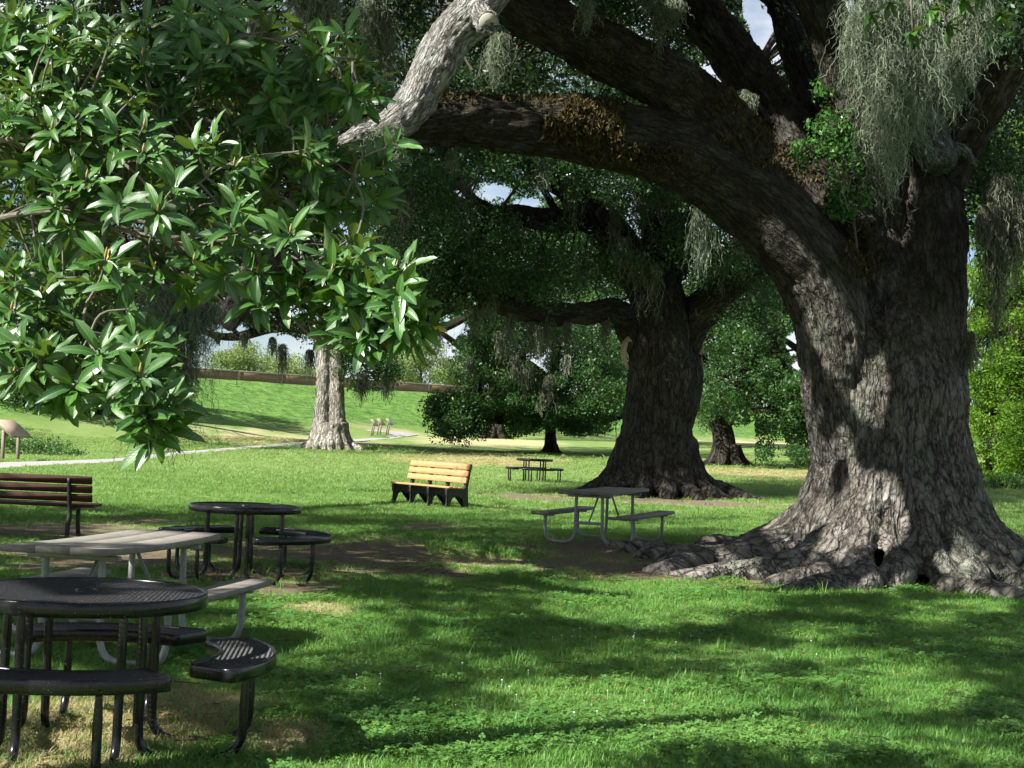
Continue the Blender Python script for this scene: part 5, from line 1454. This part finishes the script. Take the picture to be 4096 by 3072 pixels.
o = link('leaves', me, M['mag'], mag); o['kind'] = 'stuff'
# buds and young yellow shoots in a few whorls
mb = MB()
for k in range(0, len(W), 4):
    c = W[k]
    mb.tube(np.array([c, c + [.002, -.004, .012], c + [.004, -.006, .028]]), [.004, .005, .001], 6, True, 3)
mb.build('buds', noisy_mat('ochre bud', (.22, .15, .05), (.30, .21, .08), 60, .6), mag, True)['kind'] = 'stuff'

# a second magnolia bough at the top right
bg = at(3650, -420, 9.0)
bo = thing('magnolia_bough', 'dark magnolia bough dangling at the upper right before the moss', 'branch', bg, world_parts=True)
twm = MB(); RV, RQ, RU, RT, nv = [], [], [], [], 0
for (x, y, Yd) in [(3480, 60, 9.0), (3650, 130, 9.0), (3560, 10, 9.2), (3720, 40, 9.2), (3790, 110, 9.3), (3440, -60, 9.1), (3850, 0, 9.4), (4000, 60, 9.5), (3930, -40, 9.4)]:
    c = at(x, y, Yd)
    twm.tube(np.array([bg, (bg + c) / 2 + r.normal(0, .05, 3), c]), [.02, .012, .005], 6, False, 4)
    ax = unit(np.array([r.normal(0, .5), -.3, -.5])); e1 = unit(np.cross(ax, [.2, .3, 1.])); e2 = np.cross(ax, e1)
    for j in range(9):
        ph = j * 2.4; op = math.radians(r.uniform(40, 85)); out = math.cos(ph) * e1 + math.sin(ph) * e2
        dl = unit(ax * math.cos(op) + out * math.sin(op) + [0, 0, -.1]); up = unit(-ax * .3 + [0, -.2, 1.]); sd = unit(np.cross(up, dl)); up = np.cross(dl, sd)
        o = bpy.data.objects.new('leaf', LEAF_ME[r.integers(0, 9)]); COL.objects.link(o); o.parent = bo
        s = r.uniform(.10, .15)
        o.matrix_local = Matrix.Translation(Vector(c - bg)) @ Matrix((np.column_stack([dl, sd, up]) * s).tolist()).to_4x4()
twm.build('twig', M['magnolia_bark'], bo, True, True)
# ------------------------------------------------------------------ furniture
def ground_tilt(x, y):
    e = .5
    sx = float(terrain(x + e, y) - terrain(x - e, y)) / (2 * e)
    sy = float(terrain(x, y + e) - terrain(x, y - e)) / (2 * e)
    return sx, sy

def seat_frame(o, x, y, rz):
    """stands a thing on the sloping lawn"""
    sx, sy = ground_tilt(x, y)
    n = Vector((-sx, -sy, 1)).normalized()
    q = Vector((0, 0, 1)).rotation_difference(n).to_matrix().to_4x4()
    m = Matrix.Translation(Vector((x, y, float(terrain(x, y))))) @ q @ Matrix.Rotation(rz, 4, 'Z')
    o.location, o.rotation_euler = m.to_translation(), m.to_euler()

def copy_tree(o, parent=None):
    c = o.copy(); COL.objects.link(c)
    if parent is not None: c.parent = parent
    for ch in o.children: copy_tree(ch, c)
    return c

def lattice(inside, ext, pitch, wide, w, z, thick):
    """expanded metal: two sets of crossing strands cut to a shape; inside(x,y) tells what belongs to it"""
    mb = MB()
    ang = math.atan2(pitch * .5, wide * .5)
    step = pitch * math.cos(ang)
    for sg, dz in ((1, 0.0), (-1, .0012)):
        u = np.array([math.cos(ang), sg * math.sin(ang)]); v = np.array([-u[1], u[0]])
        for k in np.arange(-ext, ext, step):
            t = np.linspace(-ext, ext, 320)
            p = v[None] * k + u[None] * t[:, None]
            m = inside(p[:, 0], p[:, 1])
            d = np.diff(np.concatenate([[0], m.astype(int), [0]]))
            for a, b in zip(np.where(d == 1)[0], np.where(d == -1)[0] - 1):
                if b - a < 2: continue
                q0, q1 = p[a], p[b]
                s = v * w / 2
                V = []
                for qq in (q0, q1):
                    for f, dd in ((-1, thick), (-1, thick * .55), (-.45, 0), (.45, 0), (1, thick * .55), (1, thick)):
                        V.append((qq[0] + s[0] * f, qq[1] + s[1] * f, z + dz - dd))
                mb.add(np.array(V), [(j, j + 6, j + 7, j + 1) for j in range(5)] + [(0, 5, 11, 6)])
    return mb

def profile_ring(path, prof, closed=True):
    """sweeps a small profile (out, up) along a plan outline"""
    path = np.asarray(path, float)
    n = len(path)
    nxt, prv = np.roll(path, -1, 0), np.roll(path, 1, 0)
    t = unit(nxt - prv); nm = np.stack([t[:, 1], -t[:, 0]], -1)
    V = []
    for (o_, u_) in prof:
        V.append(np.column_stack([path + nm * o_, np.full(n, u_)]))
    V = np.concatenate(V); m = len(prof)
    Q = []
    for j in range(m):
        j2 = (j + 1) % m
        for k in range(n):
            k2 = (k + 1) % n
            Q.append((j * n + k, j * n + k2, j2 * n + k2, j2 * n + k))
    return V, Q

def make_round_table():
    root = thing('round_picnic_table', 'x', 'table')
    RT = .575
    a = np.linspace(0, 2 * math.pi, 96, endpoint=False)
    circ = np.column_stack([np.cos(a), np.sin(a)]) * RT
    top = lattice(lambda x, y: (x * x + y * y < RT * RT) & (x * x + y * y > .034 ** 2), RT, .027, .046, .0085, .757, .007).build('mesh_top', M['black_metal'], root)
    V, Q = profile_ring(circ, [(-.012, .757), (-.004, .765), (.006, .764), (.011, .757), (.012, .70), (.006, .695), (-.006, .70)])
    MB().add(V, Q).build('rim', M['black_metal'], top)
    V, Q = profile_ring(circ / RT * .040, [(-.008, .755), (-.004, .765), (.010, .765), (.014, .755), (.010, .72), (-.006, .72)])
    MB().add(V, Q).build('umbrella_collar', M['black_metal'], top, True)
    mb = MB()
    for k in range(4):
        b = math.pi / 4 + k * math.pi / 2
        mb.box((math.cos(b) * .3, math.sin(b) * .3, .735), (.56, .05, .012), [[math.cos(b), -math.sin(b), 0], [math.sin(b), math.cos(b), 0], [0, 0, 1]])
    mb.build('top_brace', M['black_metal'], root)
    r0, r1, ha = .665, .93, .60
    th = np.linspace(-ha, ha, 20)
    def corner(c, a0, a1):  # rounded ends
        t = np.linspace(a0, a1, 6); return np.column_stack([c[0] + .05 * np.cos(t), c[1] + .05 * np.sin(t)])
    outer = np.column_stack([np.cos(th) * r1, np.sin(th) * r1]); inner = np.column_stack([np.cos(th[::-1]) * r0, np.sin(th[::-1]) * r0])
    outline = np.concatenate([outer, inner])
    cl = np.vstack([outline, outline[:1]]); sl = np.concatenate([[0], np.cumsum(np.linalg.norm(np.diff(cl, axis=0), axis=1))])
    tt = np.linspace(0, sl[-1], 110, endpoint=False)
    outline = np.column_stack([np.interp(tt, sl, cl[:, 0]), np.interp(tt, sl, cl[:, 1])])
    # soften the four corners
    for _ in range(3): outline = (np.roll(outline, 1, 0) + 2 * outline + np.roll(outline, -1, 0)) / 4
    def in_seat(x, y):
        q = np.hypot(x, y); t = np.abs(np.arctan2(y, x))
        return (q > r0 + .005) & (q < r1 - .005) & (t < ha - .02)
    def in_seat_c(x, y): return in_seat(x + .8, y)
    seat_me = None
    for k in range(4):
        R = Matrix.Rotation(k * math.pi / 2, 4, 'Z')
        if k == 0:
            ms = lattice(in_seat_c, .62, .027, .046, .0085, .472, .007)
            V, Q, T = ms.data(); V = V + [.8, 0, 0]
            s = link('seat', mesh_from('seat', V, Q, T, False), M['black_metal'], root); seat_me = s.data
            V, Q = profile_ring(outline, [(-.010, .472), (-.002, .479), (.006, .478), (.010, .471), (.010, .418), (.004, .413), (-.006, .418)])
            rim_me = None
            rm = MB().add(V, Q).build('seat_rim', M['black_metal'], s); rim_me = rm.data
            mbp = MB()
            for sg in (-1, 1):
                mbp.box((.80, sg * .22, .445), (.22, .05, .02))
            br = mbp.build('seat_bracket', M['black_metal'], s); br_me = br.data
        else:
            s = bpy.data.objects.new('seat', seat_me); COL.objects.link(s); s.parent = root; s.matrix_local = R
            for nm, m_ in (('seat_rim', rim_me), ('seat_bracket', br_me)):
                c = bpy.data.objects.new(nm, m_); COL.objects.link(c); c.parent = s
        for sg in (-1, 1):
            pts = [(.315, sg * .235, .725), (.315, sg * .235, .62), (.318, sg * .232, .30), (.318, sg * .23, .12), (.335, sg * .23, .050), (.375, sg * .228, .012), (.43, sg * .226, -.004), (.60, sg * .222, -.004), (.68, sg * .22, .004), (.745, sg * .22, .026), (.79, sg * .22, .075), (.805, sg * .22, .14), (.806, sg * .22, .28), (.806, sg * .22, .435)]
            mb = MB(); mb.tube(np.array(pts), [.015] + [.022] * 12 + [.014], 10, True, 3)
            lg = mb.build('leg_pipe', M['black_metal'], root, True)
            lg.matrix_local = R
            fl = MB(); fl.box((.315, sg * .235, .705), (.012, .06, .07), None, .005)
            f_ = fl.build('flange', M['black_metal'], lg)
    return root

rt = make_round_table()
c = at(335, 2361, 7.16); seat_frame(rt, c[0], c[1], math.radians(6))
tag(rt, 'nearest round black mesh table at the lower left corner', 'table', 'round black mesh tables')
rt2 = copy_tree(rt); c = ground(960, 2270); Y2 = 15.4; c = at(975, 2100, Y2); seat_frame(rt2, c[0], c[1], math.radians(52))
tag(rt2, 'round black mesh table on bare earth behind the grey picnic table', 'table')
rt3 = copy_tree(rt); c = at(2137, 1900, 46.5); seat_frame(rt3, c[0], c[1], math.radians(8))
tag(rt3, 'smallest, farthest round table on the sunny lawn', 'table')

def plank(mb, L, w, t, c, sag=0., n=10, bevel=.008, yaw=0.):
    """a plank along y, slightly bowed"""
    ys_ = np.linspace(-L / 2, L / 2, n)
    prof = [(-w / 2 + bevel, t / 2), (w / 2 - bevel, t / 2), (w / 2, t / 2 - bevel), (w / 2, -t / 2 + bevel), (w / 2 - bevel, -t / 2), (-w / 2 + bevel, -t / 2), (-w / 2, -t / 2 + bevel), (-w / 2, t / 2 - bevel)]
    V, Q, T = [], [], []
    for k, y in enumerate(ys_):
        dz = sag * (2 * y / L) ** 2
        for (x, z) in prof: V.append((c[0] + x, c[1] + y, c[2] + z + dz))
    for k in range(n - 1):
        for j in range(8):
            a, b = k * 8 + j, k * 8 + (j + 1) % 8
            Q.append((a, a + 8, b + 8, b))
    for o_, rev in ((0, False), ((n - 1) * 8, True)):
        for q in ((0, 1, 2, 3), (0, 3, 4, 7), (7, 4, 5, 6)):
            q = tuple(o_ + i for i in q); Q.append(q[::-1] if rev else q)
    mb.add(np.array(V), Q)

def make_picnic(name, label, sag, wt=.243):
    root = thing(name, label, 'picnic table')
    L = 1.83
    for k in (-1, 0, 1):
        mb = MB(); plank(mb, L, wt - .008, .045, (k * wt, 0, .742), sag * (1 + .25 * k)); p = mb.build('plank', M['grey_plank'], root)
        b = MB()
        for yy in (-.62, .62):
            for dx in (-.06, .06): b.tube(np.array([(k * wt + dx, yy, .76), (k * wt + dx, yy, .7665 + sag * .4)]), [.010, .008], 8)
        b.build('bolt', M['galv'], p)
    for sg in (-1, 1):
        mb = MB(); plank(mb, L, .255, .045, (sg * .65, 0, .428), sag * .6); p = mb.build('seat_plank', M['grey_plank'], root)
        b = MB()
        for yy in (-.62, .62):
            b.tube(np.array([(sg * .65, yy, .45), (sg * .65, yy, .4525 + sag * .25)]), [.011, .009], 8)
        b.build('bolt', M['galv'], p)
    for yy in (-.62, .62):
        for sg in (-1, 1):
            pts = [(sg * .20, yy, .715), (sg * .205, yy, .5), (sg * .21, yy, .22), (sg * .225, yy, .12), (sg * .27, yy, .055), (sg * .35, yy, .03), (sg * .45, yy, .028), (sg * .56, yy, .03), (sg * .63, yy, .055), (sg * .668, yy, .12), (sg * .68, yy, .22), (sg * .68, yy, .40)]
            mb = MB(); mb.tube(np.array(pts), .0235, 10, True, 3); mb.build('leg_pipe', M['galv'], root, True)
        mb = MB(); mb.box((0, yy, .698), (.66, .05, .035), None, .006); mb.build('cleat', M['galv'], root)
        mb = MB(); mb.box((0, yy, .31), (.40, .028, .045), None, .006); cb = mb.build('cross_bar', M['galv'], root)
        mb = MB()
        for sx in (-.16, 0, .16): mb.tube(np.array([(sx, yy - .016, .31), (sx, yy - .022, .31)]), [.012, .010], 8)
        mb.build('bolt', M['galv'], cb)
        for sg in (-1, 1):
            mb = MB(); mb.box((sg * .65, yy, .395), (.22, .045, .02), None, .004); mb.build('seat_bracket', M['galv'], root)
        s = -1 if yy > 0 else 1
        mb = MB(); mb.tube(np.array([(0, yy, .32), (0, yy + s * .04, .36), (0, yy + s * .36, .69)]), [.014, .014, .014], 8, True, 2); mb.build('brace', M['galv'], root, True)
    return root

def put_picnic(o, near_l, near_r, dl, yaw, zt=.76):
    """near end of the table top between two seen corners"""
    a, b = at(*near_l, dl), at(*near_r, dl)
    e = (a + b) / 2
    ax = np.array([math.sin(yaw), math.cos(yaw)])
    c = e[:2] + ax * .915
    seat_frame(o, c[0], c[1], -yaw)
p1 = make_picnic('picnic_table', 'weathered grey plank picnic table behind the nearest round table', .014)
put_picnic(p1, (-18, 2154), (415, 2210), 9.25, math.radians(12))
p2 = make_picnic('picnic_table', 'shaded grey picnic table beside the great oak roots', .010)
put_picnic(p2, (2222, 1945), (2432, 1968), 20.6, math.radians(25))

# left bench seen from behind
def make_red_bench():
    root = thing('park_bench', 'dark red brown slatted bench at the left edge, seen from behind', 'bench')
    L = 1.84
    def along_x(name, cy, cz, w, t, tilt):
        mb = MB()
        R = Matrix.Rotation(tilt, 3, 'X')
        mb.box((0, cy, cz), (L, w, t), np.array(R), .007)
        return mb.build(name, M['red_plank'], root)
    # faces +y (away from the camera); backrest leans towards the camera
    for k, (cy, cz) in enumerate(((-.205, .535), (-.232, .655), (-.258, .775))):
        along_x('back_plank', cy, cz, .105, .036, math.radians(103))
    for cy in (-.09, .05, .19):
        along_x('seat_plank', cy, .425 + .02 * cy, .125, .036, math.radians(2))
    for sx in (-.62, .62):
        s = MB()
        s.tube(np.array([(sx, -.29, .80), (sx, -.265, .66), (sx, -.235, .52), (sx, -.20, .40), (sx, -.20, .28), (sx, -.245, .12), (sx, -.27, -.01)]), [.028, .03, .03, .034, .034, .032, .034], 8, True, 3)
        s.build('rear_leg', M['black_plastic'], root, True)
        s = MB(); s.tube(np.array([(sx, .17, .40), (sx, .16, .25), (sx, .19, .10), (sx, .22, -.01)]), [.032, .03, .03, .034], 8, True, 3)
        s.build('front_leg', M['black_plastic'], root, True)
        s = MB(); s.tube(np.array([(sx, -.22, .385), (sx, 0, .375), (sx, .24, .39)]), [.028, .026, .026], 8, True, 3); s.build('seat_bracket', M['black_plastic'], root, True)
    return root
rb = make_red_bench()
g = ground(271, 2150)
seat_frame(rb, g[0] - .62, g[1] + .25, math.radians(-1.5))

# yellow bench
def make_yellow_bench():
    root = thing('park_bench', 'tan yellow slatted bench with black supports in the sun', 'bench')
    L = 1.84
    # faces -y in its own frame, right end at +x
    side = [(-.27, .40), (-.285, .36), (-.275, .27), (-.245, .20), (-.255, .10), (-.285, 0), (-.215, 0), (-.195, .09), (-.14, .185), (-.05, .235), (.04, .23), (.12, .18), (.17, .09), (.19, 0), (.285, 0), (.255, .10), (.245, .22), (.262, .40), (.29, .55), (.315, .70), (.345, .80), (.355, .845), (.335, .87), (.30, .86), (.285, .82), (.262, .72), (.235, .58), (.205, .46), (.185, .40), (.15, .375), (-.10, .385)]
    n = len(side)
    for k in range(4):
        x = -.84 + k * .56
        V = np.array([(x - .03, a, b) for a, b in side] + [(x + .03, a, b) for a, b in side])
        Q = [(j, (j + 1) % n, n + (j + 1) % n, n + j) for j in range(n)]
        bm = __import__('bmesh').new()
        vs = [bm.verts.new(v) for v in V]
        for q in Q: bm.faces.new([vs[i] for i in q])
        f1 = bm.faces.new(vs[:n][::-1]); f2 = bm.faces.new(vs[n:])
        __import__('bmesh').ops.triangulate(bm, faces=[f1, f2])
        __import__('bmesh').ops.recalc_face_normals(bm, faces=bm.faces)
        me = bpy.data.meshes.new('support'); bm.to_mesh(me); bm.free()
        link('support', me, M['black_plastic'], root)
    for (cy, cz) in ((.178, .545), (.213, .68), (.243, .812)):
        mb = MB(); mb.box((0, cy, cz), (L, .112, .036), np.array(Matrix.Rotation(math.radians(77), 3, 'X')), .006); mb.build('back_plank', M['yellow_plank'], root)
    for cy in (-.222, -.09, .042):
        mb = MB(); mb.box((0, cy, .405 - .04 * (cy + .2)), (L, .122, .036), np.array(Matrix.Rotation(math.radians(-2), 3, 'X')), .006); mb.build('seat_plank', M['yellow_plank'], root)
    return root
yb = make_yellow_bench()
a, b = ground(1572, 2010), ground(1783, 2033)
v = b - a
yaw = math.atan2(v[1], v[0])
yaw = max(min(yaw, math.radians(-38)), math.radians(-58))
cen = (a + b) / 2 + np.array([-math.sin(yaw), math.cos(yaw), 0]) * .28
seat_frame(yb, cen[0], cen[1], yaw); yb.scale = (1.08, 1.08, 1.08)

# ------------------------------------------------------------------ low interpretive signs beside the path
def make_sign(label, gx, gy, h, w, yaw, panel_d=.62, two=True, group=None, tilt=38):
    root = thing('interpretive_sign', label, 'sign', group=group)
    for sx in ((-w * .36, w * .36) if two else (0,)):
        mb = MB(); mb.box((sx, .05, h * .40), (.10, .10, h * .84), None, .008); mb.build('post', M['sign_frame'], root)
    R = np.array(Matrix.Rotation(math.radians(tilt), 3, 'X'))
    mb = MB(); mb.box((0, 0, h * .86), (w, panel_d, .05), R, .010); p = mb.build('panel', M['sign_frame'], root)
    mb = MB(); mb.box(np.array([0, 0, h * .86]) + R @ np.array([0, 0, .028]), (w - .06, panel_d - .06, .010), R); mb.build('printed_face', M['sign_face'], p)
    mb = MB(); mb.box((0, .03, h * .70), (w * .72, .04, .09), None, .005); mb.build('cross_rail', M['sign_frame'], root)
    seat_frame(root, gx, gy, yaw)
    return root
g = ground(45, 1842)
make_sign('large brown interpretive sign at the left edge by the path', g[0], g[1], 1.28, 1.25, math.radians(76), .95)
g = ground(656, 1812)
make_sign('low sign half hidden behind the dangling magnolia leaves', g[0], g[1], 1.15, .8, math.radians(60), .6)
for (px_, py_, lab, yw) in [(1490, 1745, 'leftmost of the three small far signs by the path', 84), (1516, 1741, 'middle one of the three small far signs by the path', 78), (1550, 1740, 'rightmost of the three small far signs by the path', 82)]:
    g = ground(px_, py_)
    make_sign(lab, g[0], g[1], 1.30, .95, math.radians(yw), .75, True, 'three small signs by the far path')

# ------------------------------------------------------------------ flood wall on the levee
wall = thing('flood_wall', 'long rusty brown panelled flood wall on top of the grassy levee', 'wall', (WALL_P[0], WALL_P[1], 6.2))
wall.rotation_euler = (0, 0, math.atan2(WALL_U[1], WALL_U[0]))
mp_ = MB().box((0, 0, .62), (5.3, .16, .84), None, .01); post_ = MB().box((0, 0, .62), (.30, .34, 1.0), None, .015); cap_ = MB().box((0, 0, 1.12), (5.62, .36, .14), None, .015); foot_ = MB().box((0, 0, .02), (5.64, .44, .36), None, .02)
V, Q, T = mp_.data(); pm = mesh_from('panel', V, Q, T, False); pm.materials.append(M['wall_panel'])
V, Q, T = post_.data(); om = mesh_from('post', V, Q, T, False); om.materials.append(M['wall_concrete'])
V, Q, T = cap_.data(); cm = mesh_from('cap', V, Q, T, False); cm.materials.append(M['wall_concrete'])
V, Q, T = foot_.data(); fm = mesh_from('footing', V, Q, T, False); fm.materials.append(M['wall_concrete'])
for k in range(-5, 26):
    for nm, m_, dx in (('panel', pm, 2.85), ('cap', cm, 2.85), ('footing', fm, 2.85), ('post', om, 0.0)):
        o = bpy.data.objects.new(nm, m_); COL.objects.link(o); o.parent = wall
        o.location = (k * 5.65 + dx, 0, 0)

# yellow guy wire guard, vine rope, fallen leaves, flowers
a, b = at(3052, 1700, 73), at(3086, 1792, 73)
t = thing('guy_wire', 'thin yellow guy wire guard slanting under the oak leaves', 'wire guard', b)
MB().tube(np.array([[0, 0, -.05], a - b]), [.035, .035], 8).build('guard', M['yellow_guard'], t, True)
MB().tube(np.array([a - b, (a - b) + unit(a - b) * 7]), [.008, .008], 5).build('wire', M['galv'], t)
g0, g1 = at(2462, 1680, 40.2), at(2458, 1832, 40.2)
vv = thing('hanging_vine', 'thin dark vine hanging down left of the middle oak trunk', 'vine', g0)
MB().tube(np.array([[0, .2, .3], [0, 0, 0], (g1 - g0) * .5 + [.03, 0, 0], g1 - g0 + [0, 0, -.3]]), [.015, .013, .012, .010], 5, True, 4).build('stem', M['vine_stem'], vv, True)
V, Q = leaf_quads(np.array([(g1 - g0) * t + rng.normal(0, .05, 3) for t in np.linspace(0, 1, 14)]), .08, rng)
me = mesh_from('leaves', V, Q); attr(me, 'tint', 'FLOAT', np.full(len(V), .4)); link('leaves', me, M['shrub_leaf'], vv)

r = np.random.default_rng(501)
fl = []
for (x, y, rx, ry, n) in [(1400, 2250, 500, 80, 420), (2900, 2290, 900, 55, 700), (2400, 2190, 350, 50, 250), (900, 2290, 420, 60, 220), (300, 2200, 400, 60, 200), (2200, 2650, 1900, 380, 1000), (3570, 2220, 70, 20, 60), (300, 2850, 400, 160, 120), (3300, 2330, 700, 16, 220)]:
    a = r.uniform(0, 6.283, n); q = np.sqrt(r.uniform(size=n))
    for xx, yy in zip(x + rx * q * np.cos(a), y + ry * q * np.sin(a)):
        p = ground(xx, yy); fl.append(p + [0, 0, r.uniform(.006, .035)])
fl = np.array(fl)
V, Q = leaf_quads(fl, .055, r, 0., .42)
V[:, 2] = np.repeat(fl[:, 2], 4) + (V[:, 2] - np.repeat(fl[:, 2], 4)) * .35
me = mesh_from('fallen_leaves', V, Q, smooth=False); attr(me, 'tint', 'FLOAT', np.repeat(r.beta(1.6, 1.8, len(fl)), 4))
tag(link('fallen_leaves', me, M['fallen']), 'dry brown oak leaves scattered on the earth and grass', 'fallen leaves', kind='stuff')
mb = MB()
for (x, y, rx, ry, n) in [(2300, 2600, 1800, 420, 110), (1500, 2260, 500, 60, 40), (3000, 2310, 900, 40, 60)]:
    for _ in range(n):
        p = ground(x + rx * r.uniform(-1, 1), y + ry * r.uniform(-1, 1)) + [0, 0, .03]; a = r.uniform(0, 6.28); l = r.uniform(.05, .16)
        d = np.array([math.cos(a) * l, math.sin(a) * l, r.uniform(-.01, .02)])
        mb.tube(np.array([p - d, p + r.normal(0, .008, 3), p + d]), [.0035, .003, .002], 4, True)
tag(mb.build('fallen_twigs', M['twig_bark'], None, True, True), 'small fallen twigs lying on the lawn', 'twigs', kind='stuff')
mb = MB()
for (x, y, rx, ry, n) in [(2500, 2560, 320, 30, 26), (2000, 2800, 700, 120, 22), (1500, 2850, 200, 60, 12), (3400, 2600, 500, 60, 10)]:
    for _ in range(n):
        p = ground(x + rx * r.uniform(-1, 1), y + ry * r.uniform(-1, 1)); s = r.uniform(.004, .007); z = r.uniform(.04, .065)
        mb.tube(p + np.array([[0, 0, 0], [0, .002, z]]), [.001, .001], 3, False)
        mb.tube(p + np.array([[0, .002, z - s * .8], [0, .002, z - s * .3], [0, .002, z + s * .4], [0, .002, z + s * .8]]), [s * .4, s, s * .95, s * .3], 7)
tag(mb.build('clover_flowers', noisy_mat('white clover flower', (.62, .60, .55), (.78, .76, .72), 200, .8), None, True), 'tiny white clover flowers dotting the near lawn', 'flowers', kind='stuff')
clean_flags()
